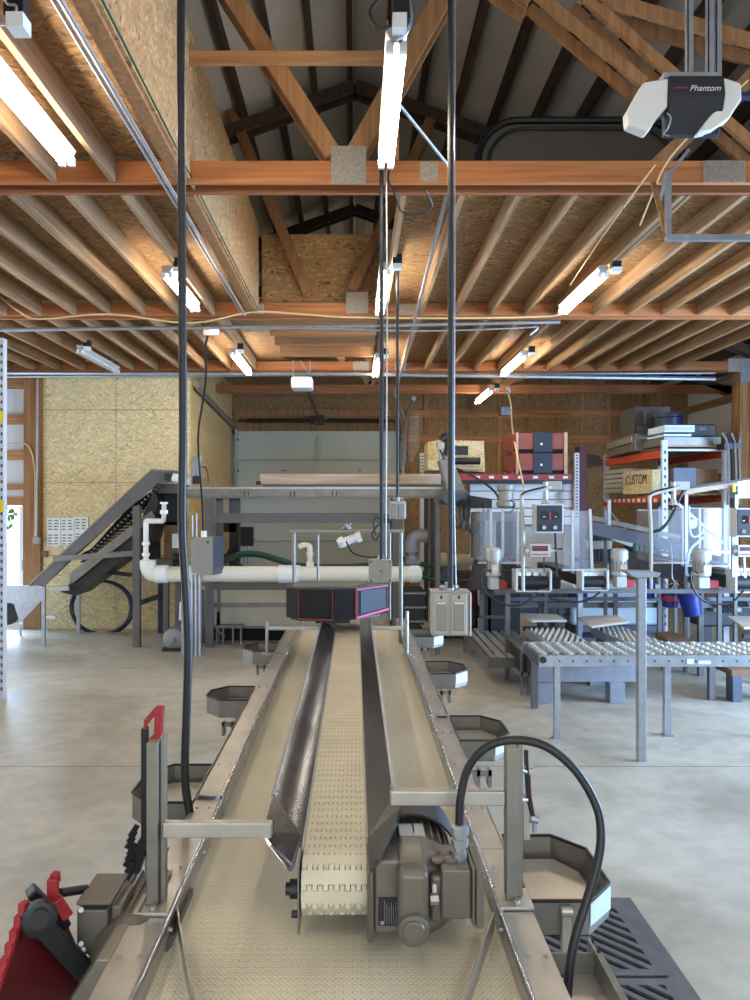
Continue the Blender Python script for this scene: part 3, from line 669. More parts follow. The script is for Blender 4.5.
for side, xi, xo in (('left',-.51,-.605), ('right',.405,.49)):
    x0, x1 = min(xi,xo), max(xi,xo)
    segs = [(1.0,2.86,0,0),(2.86,4.22,.014,.004),(4.22,5.6,.004,0),(5.6,7.35,.012,.003)] if side=='left' else [(1.0,2.45,0,0),(2.45,3.95,.0,.002),(3.95,5.0,.012,.003),(5.0,7.35,.0,0)]
    for (y0,y1,dz,dx) in segs:
        m = MB().box(x0-dx, x1+dx, y0+.002, y1-.002, RZ-.004+dz, RZ+dz)
        s = 1 if side=='left' else -1
        m.box(xi-.003-dx, xi+.003+dx, y0+.002, y1-.002, RZ-.10, RZ+dz)
        m.box(xo-.003-dx, xo+.003+dx, y0+.002, y1-.002, RZ-.14, RZ+dz)
        # bright bull nose on the inner edge
        m.build('side_rail', M['steel'], t, bevel=.002)
        MB().cyl((xi, y0+.002, RZ-.006+dz), (xi, y1-.002, RZ-.006+dz), .010, n=12).build('rail_edge', M['rail_edge'], t)
    m = MB()
    yy = 1.4
    while yy < 7.2:
        for dx in (.25,.75):
            m.cyl((x0+(x1-x0)*dx, yy, RZ+.010), (x0+(x1-x0)*dx, yy, RZ+.018), .006, n=8)
        m.cyl((xi+(.003 if side=='left' else -.003), yy+.2, RZ-.035), (xi+(.012 if side=='left' else -.012), yy+.2, RZ-.035), .008, n=8)
        yy += .45
    tag(m.build('bolts', M['galv'], t), kind='stuff')
for y in (1.3, 4.05, 6.9):
    for x in (-.56, .45):
        MB().box(x-.025, x+.025, y-.025, y+.025, .0, RZ-.14).box(x-.06,x+.06,y-.06,y+.06,0,.01).build('leg', M['steel_dull'], t)
    MB().box(-.56,.45,y-.02,y+.02,.35,.39).build('cross_brace', M['steel_dull'], t)
MB().box(-.5,.405,1.0,1.02,BZ-.16,BZ-.03).box(-.5,.405,7.28,7.3,BZ-.16,BZ-.03).box(-.5,.405,1.0,7.3,BZ-.17,BZ-.16).build('drip_pan', M['steel_dull'], t)
# guide strips curling on the belt
for pts, nm in (([P(176,906,2.16),P(180,935,2.01),P(186,970,1.863),P(196,1015,1.70)],0), ([P(494,920,2.08),P(484,950,1.95),P(472,985,1.80),P(462,1015,1.70)],1)):
    m = MB()
    for a, b_ in zip(pts[:-1], pts[1:]): m.bar(a, b_, .004, .05)
    m.build('guide_strip', M['steel'], t)
# ---- posts and cross bars carried by the rails
def post(px0, px1, ytop, Y, barp, label):
    x0, x1 = P(px0,0,Y).x, P(px1,0,Y).x
    t = thing('support_post', ((x0+x1)/2, Y, RZ), label, 'support post')
    zt = P(0,ytop,Y).z
    MB().box(x0, x0+(x1-x0)*.68, Y-.02, Y+.02, RZ+.012, zt).build('upright', M['steel_dull'], t, bevel=.003)
    MB().box(x0+(x1-x0)*.72, x1, Y, Y+.03, RZ+.012, zt+.012).build('back_channel', M['steel_dull'], t, bevel=.002)
    c = (x0+x1)/2
    m = MB().box(c-.05, c+.045, Y-.055, Y+.05, RZ+.002, RZ+.012).cyl((c-.0,Y-.038,RZ+.012),(c-.0,Y-.038,RZ+.022),.010,n=6)
    m.build('base_plate', M['steel'], t, bevel=.002)
    xa, xb, py, py2 = barp
    m = MB().box(P(xa,0,Y).x, P(xb,0,Y).x, Y-.012, Y+.014, P(0,py2,Y).z, P(0,py,Y).z)
    m.build('cross_bar', M['steel'], t, bevel=.005)
    return t
PL = post(148, 165, 741, 2.10, (163, 272, 821, 837), 'left upright steel post with cross bar on the near conveyor rail')
PR = post(505, 523, 746, 2.13, (390, 505, 790, 805), 'right upright steel post with cross bar beside the arching black cable')
t = thing('hose_fitting', P(530,790,2.2), 'brown strip and elbow fitting hanging behind the right upright post', 'fitting')
MB().tube([P(526,750,2.2),P(527,775,2.2),P(529,800,2.2),P(534,820,2.2)], .007, 8).build('hose', M['dark_metal'], t)
MB().tube([P(529,775,2.2),P(530,795,2.2),P(534,818,2.2)], .005, 8).build('rod', M['red_dark'], t)
MB().box(P(524,0,2.2).x,P(530,0,2.2).x,2.2,2.22,P(0,840,2.2).z,P(0,795,2.2).z).build('strip', M['box_light'], t)
MB().cyl(P(530,818,2.2),P(538,820,2.2),.012).cyl(P(535,818,2.2),P(535,831,2.2),.009).cyl(P(524,767,2.2),P(533,767,2.2),.005).cyl(P(520,770,2.14),P(526,772,2.2),.006).cyl(P(521,800,2.14),P(527,800,2.2),.006).build('elbow', M['galv'], t)
# ------------------------------------------------------------------ centre conveyor
IZ = H-.985
X0, X1 = -.146, .032
YN = 2.10                              # axis of the near roller
RR = .075
t = thing('center_conveyor', (-.057, 4.2, IZ-.15), 'narrow raised cream conveyor running along the middle of the wide belt', 'conveyor')
def path(s):                           # s measured from far end of the top run towards the camera, round the roller, back below
    L = 6.95-YN
    if s < L: return Vector((0, 6.95-s, IZ)), Vector((0,-1,0)), Vector((0,0,1))
    a = (s-L)/RR
    if a < math.pi: return Vector((0, YN-RR*math.sin(a), IZ-RR+RR*math.cos(a))), Vector((0,-math.cos(a),-math.sin(a))), Vector((0,-math.sin(a),math.cos(a)))
    return Vector((0, YN+(s-L-RR*math.pi), IZ-2*RR)), Vector((0,1,0)), Vector((0,0,-1))
m = MB(); pitch = .0508; s = .02; nk = 6; kw = (X1-X0)/(2*nk)
smax = 6.95-YN+RR*math.pi+.5
while s < smax:
    c, d, n_ = path(s+pitch*.5)
    def q(u0,u1,x0,x1):
        cc = c+d*((u0+u1)/2-pitch*.5)+Vector(((x0+x1)/2,0,0))-n_*.004
        m.obox(cc, Vector(((x1-x0)/2,0,0)), d*((u1-u0)/2), n_*.004)
    q(pitch*.16, pitch*.84, X0, X1)
    for k in range(nk):
        q(pitch*.84, pitch*1.135, X0+2*k*kw+.0012, X0+(2*k+1)*kw-.0012)
        q(-pitch*.135, pitch*.16, X0+(2*k+1)*kw+.0012, X0+(2*k+2)*kw-.0012)
    s += pitch
m.build('belt', M['belt'], t, smooth=False)
MB().box(X0,X1,YN,6.95,IZ-.03,IZ-.0085).build('belt_bed', M['belt_under'], t)
MB().cyl((X0+.003,YN,IZ-RR),(X1-.003,YN,IZ-RR),RR-.010,n=24).build('roller', M['dark_metal'], t)
for x in (X0-.010, X1+.004):
    m = MB().box(x, x+.005, 2.16, 6.95, IZ-.15, IZ+.004).box(x, x+.005, 2.03, 2.16, IZ-.185, IZ-.0)
    m.build('side_plate', M['steel_dull'], t, bevel=.001)
xL = X0-.012
m = MB().cyl((xL,YN-.02,IZ-.085),(xL-.022,YN-.02,IZ-.085),.026,n=14).cyl((xL-.022,YN-.02,IZ-.085),(xL-.034,YN-.02,IZ-.085),.017,n=14).cyl((xL,YN-.02,IZ-.155),(xL-.018,YN-.02,IZ-.155),.010,n=6)
m.build('bearing', M['black'], t)
# side guards, flaring outwards
gy = [2.36+(5.75-2.36)*i/6 for i in range(7)]
for sg, xb, xt, nm in ((-1, X0-.004, -.252, 'left'), (1, X1+.004, .118, 'right')):
    zb, zt = IZ+.006, H-.915
    m = MB()
    m.add([(xb,2.12,zb),(xb+sg*.003,2.12,zb),(xt+sg*.003,2.36,zt),(xt,2.36,zt),(xb,6.35,zb),(xb+sg*.003,6.35,zb),(xt+sg*.003,6.35,zt),(xt,6.35,zt)], [(0,1,2,3),(4,5,6,7),(0,1,5,4),(1,2,6,5),(2,3,7,6),(3,0,4,7)])
    m.prism([(xt,2.36,zt),(xt+sg*.012,2.36,zt-.004),(xt+sg*.012,2.36,zt-.008),(xt,2.36,zt-.004)], (0,3.99,0))
    m.build('side_guard', M['steel_dark'], t)
    MB().cyl((xt+sg*.006,2.36,zt),(xt+sg*.006,6.35,zt),.006,n=8).cyl((xb,2.12,zb-.002),(xb,6.35,zb-.002),.004,n=8).build('guard_edge', M['steel'], t)
    if sg < 0: pts = [P(274,794,2.355),P(264,832,2.16),P(267,843,2.12),P(290,872,2.03),P(294,868,2.03),P(302,835,2.12)]
    else: pts = [P(394,794,2.355),P(400,806,2.16),P(398,822,2.10),P(378,866,1.93),P(371,870,1.93),P(367,838,2.12)]
    MB().prism(pts, (sg*.003,0,.002)).build('end_deflector', M['steel_dark'], t, smooth=False)
    m = MB()
    for y in (2.4,): m.cyl((xt+sg*.0,y,zt+.004),(xt,y,zt+.014),.006,n=8)
    m.build('bolt', M['galv'], t)
# gear motor on the right of the roller
YG = 2.0
def pg(x, y, Y=YG): return P(x, y, Y)
g = MB()
# flange and gearbox body
g.prism([(pg(367,866).x,YG-.03,pg(0,866).z),(pg(374,866).x,YG-.03,pg(0,866).z),(pg(374,936).x,YG-.03,pg(0,938).z),(pg(367,936).x,YG-.03,pg(0,938).z)], (0,.18,0))
g.box(pg(374,0).x, pg(404,0).x, YG-.02, YG+.07, pg(0,930).z, pg(0,857).z)
body = g.build('gear_motor', M['motor'], t, bevel=.012)
MB().box(P(398,0,1.915).x, P(429,0,1.915).x, 1.915, YG+.10, P(0,935,1.915).z, P(0,873,1.915).z).build('worm_housing', M['motor'], body, bevel=.018)
MB().prism([(P(397,0,1.93).x,1.93,H-.97),(P(429,0,1.93).x,1.93,H-.97),(P(426,0,2.0).x,2.0,H-.925),(P(400,0,2.0).x,2.0,H-.925)], (0,.09,0)).build('gear_cover', M['motor'], body, bevel=.012)
m = MB().lathe((P(414,0,1.895).x, 1.895, P(0,933,1.895).z), (0,1,0), [(.032,0),(.040,.006),(.042,.02),(.042,.12)], 22)
m.lathe((P(414,0,1.89).x, 1.888, P(0,933,1.89).z), (0,1,0), [(.026,0),(.030,.008)], 20)
m.build('end_cap', M['motor'], body, bevel=.003)
mc = (P(411,0,2.25).x, 0, P(0,857,2.25).z)
m = MB().lathe((mc[0], 2.02, mc[2]), (0,1,0), [(.09,0),(.12,.03),(.12,.10),(.110,.11),(.110,.30),(.11,.31)], 32)
for i in range(28):
    a = 2*math.pi*i/28
    dx, dz = math.cos(a), math.sin(a)
    m.bar((mc[0]+dx*.114, 2.14, mc[2]+dz*.114), (mc[0]+dx*.114, 2.34, mc[2]+dz*.114), .004, .016, up=(dx,0,dz))
m.build('motor_body', M['motor'], body)
m = MB()
n = 24; v = []; f = []
for yy, ro in ((2.22,.142),(2.38,.142)):
    for r in (ro, ro-.006):
        for i in range(n+1):
            a = -0.35+ (math.pi*1.08)*i/n
            v.append((mc[0]+math.cos(a)*r, yy, mc[2]+math.sin(a)*r))
k = n+1
for i in range(n):
    f += [(i,i+1,2*k+i+1,2*k+i),(k+i,k+i+1,3*k+i+1,3*k+i),(i,i+1,k+i+1,k+i),(2*k+i,2*k+i+1,3*k+i+1,3*k+i)]
m.add(v, f); m.build('fan_cowl', M['dark_metal'], body)
MB().box(pg(395,0).x+.02, pg(418,0).x+.03, 2.12, 2.2, mc[2]+.104, mc[2]+.122).build('rating_plate', M['box_light'], body)
m = MB().box(pg(430,0).x, pg(444,0).x, YG-.01, YG+.12, pg(0,922).z, pg(0,874).z)
m.build('terminal_neck', M['motor'], body, bevel=.012)
tb = MB().box(pg(440,0).x, pg(470,0).x, YG-.03, YG+.12, pg(0,914).z, pg(0,864).z).build('terminal_box', M['motor'], body, bevel=.008)
MB().box(pg(470,0).x, pg(473,0).x, YG-.04, YG+.13, pg(0,918).z, pg(0,862).z).box(pg(474,0).x, pg(482,0).x, YG-.036, YG+.126, pg(0,921).z, pg(0,864).z).build('terminal_cover', M['motor'], body, bevel=.005)
m = MB()
for x, dy in ((438,.02),(437,.07),(459,.07),(452,.02)):
    q_ = pg(x, 864); m.lathe((q_.x, YG+dy, q_.z), (0,0,1), [(.018,0),(.018,.006),(.010,.008)], 18)
m.build('knockout', M['motor'], body)
m = MB().cyl(pg(432,889), pg(436,889)+Vector((0,-.0,0)), .02, n=6); m.cyl((pg(429,0).x,YG-.03,pg(0,893).z),(pg(437,0).x,YG-.03,pg(0,893).z),.014,n=6); m.build('hex_bolt', M['steel'], body)
q_ = pg(461,864)
m = MB().lathe((q_.x, YG+.03, q_.z), (0,0,1), [(.020,0),(.020,.02),(.016,.022),(.016,.034),(.024,.036),(.024,.055),(.019,.058),(.019,.066),(.025,.068),(.025,.088),(.018,.094)], 8)
m.build('cable_gland', M['galv'], body)
MB().box(pg(378,0).x, pg(397,0).x, YG-.0225, YG-.0205, pg(0,921).z, pg(0,893).z).build('name_plate', M['black'], body)
m = MB()
for i in range(6):
    x = pg(384+i*2.2,0).x; m.box(x, x+.0016, YG-.024, YG-.0225, pg(0,919+0*i).z, pg(0,896+(i*3)%7).z)
m.build('plate_print', M['ink'], body)
text_mesh('plate_logo', 'G', .012, M['white'], body, (pg(382,0).x, YG-.0235, pg(0,918).z), (0,0,1), (-1,0,0))
gt = (q_.x, YG+.03, q_.z+.094)
arch = [Vector(gt)-Vector((0,0,.03)), Vector(gt)+Vector((0,0,.02)), P(461,795,2.03), P(468,768,2.03), P(485,748,2.02), P(512,740,2.01), P(545,746,2.0), P(575,770,1.98), P(596,805,1.96), P(601,835,1.94), P(597,865,1.92), P(587,900,1.9), P(576,935,1.88), P(570,965,1.87), P(566,1010,1.86)]
tag(MB().tube(arch, .0115, 14, 5).build('power_cable', M['rubber']), 'thick black power cable arching from the gear motor over the right rail', 'cable')
tag(MB().tube([P(549,977,1.86),P(557,975,1.855),P(566,977,1.855),P(569,981,1.86)], .003, 6).build('cable_tie', M['black']), 'small black tie around the arching power cable near the frame bottom', 'cable tie')
# thick conduit at the left
tag(MB().tube([(P(182,0,2.75).x,2.75,JZ+.02),P(181,60,2.75),P(182,250,2.75),P(183,420,2.75),P(182,520,2.75),P(185,580,2.75),P(188,640,2.75),P(187,700,2.75),P(185,760,2.75),P(186,790,2.75),P(190,814,2.75)], .0155, 14, 5).build('power_cable', M['rubber']),
    'thick black cable hanging from the ceiling down to the left side tray', 'cable')
# ------------------------------------------------------------------ side trays
def tray(side, y0, y1, label, sheet):
    s = 1 if side == 'right' else -1
    xi = .50 if s > 0 else -.615; xo = xi+s*.255
    z1 = RZ+.0; z0 = z1-.10; cy = .10; cx = .09
    out = [(xi,y0),(xo-s*cx,y0),(xo,y0+cy),(xo,y1-cy),(xo-s*cx,y1),(xi,y1)]
    t = thing('side_tray', ((xi+xo)/2,(y0+y1)/2,z0), label, 'tray', 'side trays of the %s rail' % side)
    t['group'] = 'trays along the packing conveyor'
    m = MB(); th = .003
    n = len(out)
    for i in range(n):
        a = Vector((*out[i],0)); b_ = Vector((*out[(i+1)%n],0)); d = (b_-a).normalized(); nn = Vector((-d.y,d.x,0))*th*(1 if s>0 else -1)
        m.prism([(a.x,a.y,z0),(b_.x,b_.y,z0),(b_.x,b_.y,z1),(a.x,a.y,z1)], nn)
    m.prism([(x,y,z0) for x,y in out], (0,0,.003))
    m.build('pan', M['steel_dull'], t, smooth=False)
    # inner raised floor
    m = MB().prism([(xi+s*.02,y0+.03,z0+.03),(xo-s*.09,y0+.03,z0+.03),(xo-s*.03,y0+.12,z0+.03),(xo-s*.03,y1-.12,z0+.03),(xo-s*.09,y1-.03,z0+.03),(xi+s*.02,y1-.03,z0+.03)], (0,0,.004))
    m.build('floor_plate', M['steel'], t)
    m = MB()
    for i in range(n-1):
        a = Vector((*out[i],z1)); b_ = Vector((*out[i+1],z1)); m.bar(a, b_, .008, .008)
    m.build('rim', M['black'], t)
    if sheet:
        a = Vector((xo-s*cx, y0, 0)); b_ = Vector((xo, y0+cy, 0)); d = (b_-a).normalized(); nn = Vector((d.y,-d.x,0))*s*.004
        a2 = a+d*.0; m.add([], [])
        MB().prism([(a2.x+nn.x,a2.y+nn.y,z1-.008),(b_.x+nn.x,b_.y+nn.y,z1-.006),(b_.x+nn.x,b_.y+nn.y,z1-.075),(a2.x+nn.x,a2.y+nn.y,z1-.07)], nn*.3).build('label_sheet', M['label_blue'], t)
    MB().box(min(xi-s*.03,xi+s*.1),max(xi-s*.03,xi+s*.1),(y0+y1)/2-.02,(y0+y1)/2+.02,z0-.045,z0-.005).build('bracket', M['steel_dull'], t)
    # small U bracket on the rail in front of the tray
    yb = y0-.28
    m = MB().box(min(xi,xi+s*.10),max(xi,xi+s*.10),yb,yb+.012,RZ-.07,RZ-.045).box(min(xi+s*.085,xi+s*.10),max(xi+s*.085,xi+s*.10),yb,yb+.05,RZ-.12,RZ-.045).box(min(xi+s*.035,xi+s*.05),max(xi+s*.035,xi+s*.05),yb,yb+.05,RZ-.12,RZ-.045)
    if y0 > 2.5: m.build('hook_bracket', M['steel_dull'], t)
for (s_, a, b_, l) in (('right',2.13,2.55,'nearest steel side tray on the right rail under the arching cable'),('right',3.57,3.98,'second steel side tray on the right rail, behind the cable arch'),('right',4.97,5.35,'third steel side tray on the right rail'),
                  ('right',6.35,6.72,'farthest steel side tray on the right rail'),
                  ('left',2.83,3.24,'nearest steel side tray on the left rail at the end of the thick cable'),('left',4.30,4.62,'second steel side tray on the left rail'),('left',5.72,6.06,'farthest steel side tray on the left rail')):
    tray(s_, a, b_, l, s_=='right')
# ------------------------------------------------------------------ gantry and scanner at the far end
YF = 6.45
t = thing('gantry_frame', (-.05, YF, RZ), 'slim steel gantry frame standing over the far end of the conveyor', 'frame')
def rod(x, y0, y1, r=.014, Y=YF, nm='post'):
    MB().cyl(P(x,y0,Y), P(x,y1,Y), r, n=10).build(nm, M['steel_dull'], t)
rod(294,530,612,.016); rod(401,530,650,.018); rod(318,535,585,.012,YF+.5); rod(390,533,620,.010,YF+.5)
MB().bar(P(290,531,YF), P(404,531,YF), .05, .028).build('top_bar', M['steel_dull'], t, bevel=.004)
MB().bar(P(268,628,5.62), P(322,628,5.62), .03, .03).build('lower_bar', M['steel'], t, bevel=.006)
MB().bar(P(370,628,5.62), P(405,628,5.62), .03, .03).build('lower_bar', M['steel'], t, bevel=.006)
MB().cyl(P(267,655,5.6), P(267,621,5.6), .012, n=10).box(P(262,0,5.6).x,P(272,0,5.6).x,5.57,5.64,RZ,RZ+.008).build('short_post', M['steel'], t)
MB().cyl(P(407,653,5.6), P(407,611,5.6), .014, n=10).box(P(402,0,5.6).x,P(412,0,5.6).x,5.57,5.64,RZ,RZ+.008).build('short_post', M['steel'], t)
m = MB().cyl(P(345,525,YF),P(350,530,YF),.02).cyl(P(341,529,YF),P(352,524,YF),.01).build('swivel', M['galv'], t)
t = thing('outlet_socket', P(350,541,6.3), 'clear plastic cable coupler hanging below the gantry top bar', 'coupler')
MB().cyl(P(338,544,5.8), P(358,537,5.8), .035, .03, n=14).cyl(P(356,538,5.8), P(361,536,5.8), .04, n=12).cyl(P(340,543,5.8),P(344,541,5.8),.042,n=12).build('coupler', M['white'], t)
MB().tube([P(346,541,5.75),P(352,552,5.75),P(362,556,5.75),P(374,557,5.75),P(384,556,5.7)], .006, 8).build('lead', M['rubber'], t)
tag(MB().tube([P(376,535,5.8),P(373,522,5.8),P(378,517,5.8),P(381,528,5.8),P(376,540,5.8),P(372,533,5.8),P(385,519,5.8),P(392,525,5.8)], .006, 8).build('wire_coil', M['rubber']), 'tangle of black wire tied at the right of the gantry top bar', 'wire coil')
# dark octagonal padded housing
YB = 5.72
t = thing('scanner_housing', P(340,622,YB), 'black octagonal housing with pink trim resting across the centre conveyor', 'machine housing')
zb, zt = P(0,618,YB).z, P(0,589,YB).z
def X(px, Y=YB): return P(px,0,Y).x
oct_ = [(X(286),YB+.03),(X(299),YB-.06),(X(333),YB-.07),(X(356),YB-.03),(X(388,6.0),6.0),(X(385,6.12),6.12),(X(345,6.2),6.2),(X(300,6.15),6.15),(X(283),YB+.25)]
MB().prism([(x,y,zb) for x,y in oct_], (0,0,zt-zb)).build('body', M['black_gloss'], t, bevel=.008)
MB().prism([(x,y,zt) for x,y in [(x*1.0,y) for x,y in oct_]], (0,0,.012)).build('top_tray', M['dark_metal'], t, bevel=.004)
m = MB()
for i in range(5):
    y = YB+.04+i*.08; xa = X(292)+.0+i*.005; xb = X(352)+min(i*.05,.2)
    m.box(xa, xb, y, y+.05, zt+.012, zt+.020)
tag(m.build('top_slats', M['steel_dull'], t), 'grey slatted top')
MB().prism([(X(290),YB+.05,zb-.018),(X(300),YB-.03,zb-.018),(X(333),YB-.04,zb-.018),(X(352),YB+.0,zb-.018),(X(380,5.95),5.95,zb-.018),(X(300),6.1,zb-.018)], (0,0,.018)).box(X(315),X(350),YB+.05,6.0,H-.925,zb-.01).build('base', M['black'], t)
def edge(a, b_, z0, z1, r=.005, nm='trim_line'):
    pass
tr = MB()
tr.bar((oct_[1][0],oct_[1][1]-.004,zb),(oct_[1][0],oct_[1][1]-.004,zt),.004,.004)
tr.bar((oct_[2][0],oct_[2][1]-.004,zb),(oct_[2][0],oct_[2][1]-.004,zt),.004,.004)
tr.bar((oct_[1][0],oct_[1][1]-.004,zb+.003),(oct_[2][0],oct_[2][1]-.004,zb-.004),.006,.008)
tr.build('trim_line', M['red'], t)
a = Vector((oct_[3][0],oct_[3][1],0)); b_ = Vector((oct_[4][0],oct_[4][1],0)); d = (b_-a).normalized(); nn = Vector((d.y,-d.x,0))*.004
tr = MB(); z_ = Vector((0,0,1))
tr.bar(a+nn+z_*zb, a+nn+z_*zt, .012, .010); tr.bar(a+nn+z_*(zb+.006), b_+nn+z_*(zb+.03), .010, .016); tr.bar(a+nn+z_*(zt-.004), b_+nn+z_*(zt-.004), .006, .008)
tr.build('pink_trim', M['pink'], t)
e = (b_-a)
MB().prism([a+nn+e*.12+z_*(zb+.03), a+nn+e*.9+z_*(zb+.045), a+nn+e*.9+z_*(zt-.02), a+nn+e*.12+z_*(zt-.015)], nn*.6).build('side_panel', M['ceramic'], t)
# ------------------------------------------------------------------ hanging control boxes
def drop(pxc, Y, ytop_z, pybox, r, label):
    return tag(MB().cyl((P(pxc,0,Y).x,Y,ytop_z),(P(pxc,0,Y).x,Y,P(0,pybox,Y).z),r,n=12).build('drop_cable', M['rubber']), label, 'cable')
YC = 3.9
drop(450.5, YC, JZ+.6, 588, .0145, 'thick black drop cable to the twin cover electrical box at centre right')
tag(MB().tube([(P(455,0,YC).x,YC+.01,JZ+.6),(P(455,0,YC).x,YC+.01,H+1.3),P(454,480,YC),P(456,588,YC)], .004, 6, 4).build('wire', M['galv']), 'thin pale wire beside the centre right drop cable', 'wire')
t = thing('electrical_box', P(450,637,YC), 'grey twin cover electrical box hanging on the thick cable right of the conveyor', 'electrical box')
bx0, bx1, bz0, bz1 = P(432,0,YC).x, P(469,0,YC).x, P(0,636,YC).z, P(0,592,YC).z
MB().box(bx0, bx1, YC, YC+.11, bz0, bz1).build('housing', M['box_light'], t, bevel=.006)
for a, b_ in ((433,449),(450,467)):
    xa, xb = P(a,0,YC).x, P(b_,0,YC).x
    c_ = MB().box(xa+.003, xb-.003, YC-.012, YC, bz0+.006, bz1-.012).build('outlet_cover', M['box_light'], t, bevel=.010)
    MB().box(xa+.015, xb-.015, YC-.020, YC-.012, bz0+.03, bz1-.05).build('flap', M['box_grey'], c_, bevel=.008)
    MB().box((xa+xb)/2-.006, (xa+xb)/2+.006, YC-.015, YC-.011, bz1-.034, bz1-.018).build('slot', M['black'], c_)
    MB().box(xa+.02, xb-.02, YC-.022, YC-.019, bz1-.060, bz1-.052).build('latch', M['white'], c_)
MB().box(bx0-.005, bx1+.005, YC-.005, YC+.115, bz1, bz1+.006).build('top_plate', M['box_light'], t, bevel=.002)
m = MB().lathe((P(450,0,YC).x, YC+.04, bz1+.006), (0,0,1), [(.028,0),(.028,.014),(.018,.016),(.018,.03),(.022,.032),(.022,.042)], 12)
m.cyl((P(450,0,YC).x-.05,YC+.04,bz1+.02),(P(450,0,YC).x+.05,YC+.04,bz1+.02),.012,n=10); m.build('strain_relief', M['galv'], t)
MB().box(P(470,0,YC).x, P(471.5,0,YC).x, YC+.0, YC+.11, bz0, bz1-.005).build('side_plate', M['white'], t)
YD = 4.8
drop(381.5, YD, JZ+.12, 559, .0135, 'black drop cable at the centre leading to the square grey box over the conveyor')
tag(MB().tube([(P(386,0,YD).x,YD,JZ+.1),P(387,300,YD),P(386,500,YD),P(386,558,YD)], .005, 6, 3).build('wire', M['galv']), 'thin wire running beside the central drop cable', 'wire')
t = thing('electrical_box', P(380,583,YD), 'square grey electrical box hanging above the octagonal housing', 'electrical box')
MB().box(P(369,0,YD).x,P(392,0,YD).x,YD,YD+.1,P(0,583,YD).z,P(0,560,YD).z).build('housing', M['box_grey'], t, bevel=.004)
m = MB()
for x, y in ((371,562),(390,562),(371,581),(390,581),(381,571)):
    q_ = P(x,y,YD); m.cyl((q_.x,YD-.003,q_.z),(q_.x,YD+.001,q_.z),.006,n=8)
m.build('screws', M['dark_metal'], t)
m = MB().bar(P(381,566,YD)-Vector((0,.002,0)), P(383,575,YD)-Vector((0,.002,0)), .003, .004).bar(P(383,575,YD)-Vector((0,.002,0)),P(379,577,YD)-Vector((0,.002,0)),.003,.004)
m.build('print', M['ink'], t)
MB().cyl(P(381,560,YD)+Vector((0,.04,0)),P(381,556,YD)+Vector((0,.04,0)),.02,n=10).build('strain_relief', M['galv'], t)
YE = 7.0
drop(397.5, YE, JZ+.12, 501, .014, 'thinner black drop cable leading to the small double box high at centre')
t = thing('electrical_box', P(397,520,YE), 'small double cover electrical box hanging near the steel gutter', 'electrical box')
MB().box(P(390,0,YE).x,P(406,0,YE).x,YE,YE+.1,P(0,519,YE).z,P(0,501,YE).z).build('housing', M['box_light'], t, bevel=.006)
for a, b_ in ((391,397),(398,405)):
    MB().box(P(a,0,YE).x,P(b_,0,YE).x,YE-.015,YE,P(0,518,YE).z,P(0,504,YE).z).build('outlet_cover', M['box_grey'], t, bevel=.008)
MB().cyl(P(393,499,YE),P(403,499,YE),.012,n=8).cyl(P(398,501,YE),P(398,497,YE),.02,n=8).build('strain_relief', M['galv'], t)
# ------------------------------------------------------------------ lower left: belt drive motor and red hand truck
t = thing('drive_motor', P(95,940,2.0), 'bronze grey drive motor with square terminal box beside the near left rail', 'motor')
Y_ = 2.05
MB().box(P(79,0,Y_).x,P(110,0,Y_).x,Y_-.02,Y_+.13,P(0,951,Y_).z,P(0,906,Y_).z).build('terminal_box', M['motor'], t, bevel=.006)
m = MB().prism([P(76,906,Y_-.03),P(109,906,Y_-.03),P(112,902,Y_-.03),P(76,902,Y_-.03)], (0,.16,0)).build('box_lid', M['motor'], t, bevel=.004)
MB().box(P(110,0,Y_).x,P(122,0,Y_).x,Y_-.0,Y_+.12,P(0,950,Y_).z,P(0,905,Y_).z).build('terminal_neck', M['motor'], t, bevel=.01)
mm = MB().lathe((P(134,0,Y_).x, Y_-.07, P(0,955,Y_).z), (.0,1,0), [(.085,0),(.11,.03),(.115,.05),(.115,.32)], 28)
c0 = P(134,955,Y_)
for i in range(26):
    a = 2*math.pi*i/26; mm.bar((c0.x+math.cos(a)*.118,Y_+.0,c0.z+math.sin(a)*.118),(c0.x+math.cos(a)*.118,Y_+.24,c0.z+math.sin(a)*.118),.004,.014,up=(math.cos(a),0,math.sin(a)))
mm.build('motor_body', M['motor'], t)
m = MB()
for x,y in ((81,944),(83,950),(81,910)): m.cyl(P(x,y,Y_-.028),P(x,y,Y_-.02),.007,n=8)
m.build('screws', M['galv'], t)
MB().prism([P(96,960,1.85),P(110,960,1.85),P(96,1012,1.85),P(62,1012,1.85)], (0,.16,0)).build('cover_plate', M['steel_dull'], t, bevel=.004)
tag(MB().tube([P(120,905,2.2),P(130,893,2.3),P(142,886,2.4),P(150,884,2.45),P(148,900,2.35)], .011, 10).tube([P(108,935,2.1),P(114,908,2.2),P(130,897,2.25),P(143,898,2.3)], .010, 10).build('motor_cable', M['motor_steel']), 'grey looped cables between drive motor and left post', 'cable')
t = thing('hose_reel_cart', (-1.05, 2.0, 0), 'red wheeled plastic cart with black wheel at the lower left corner', 'cart')
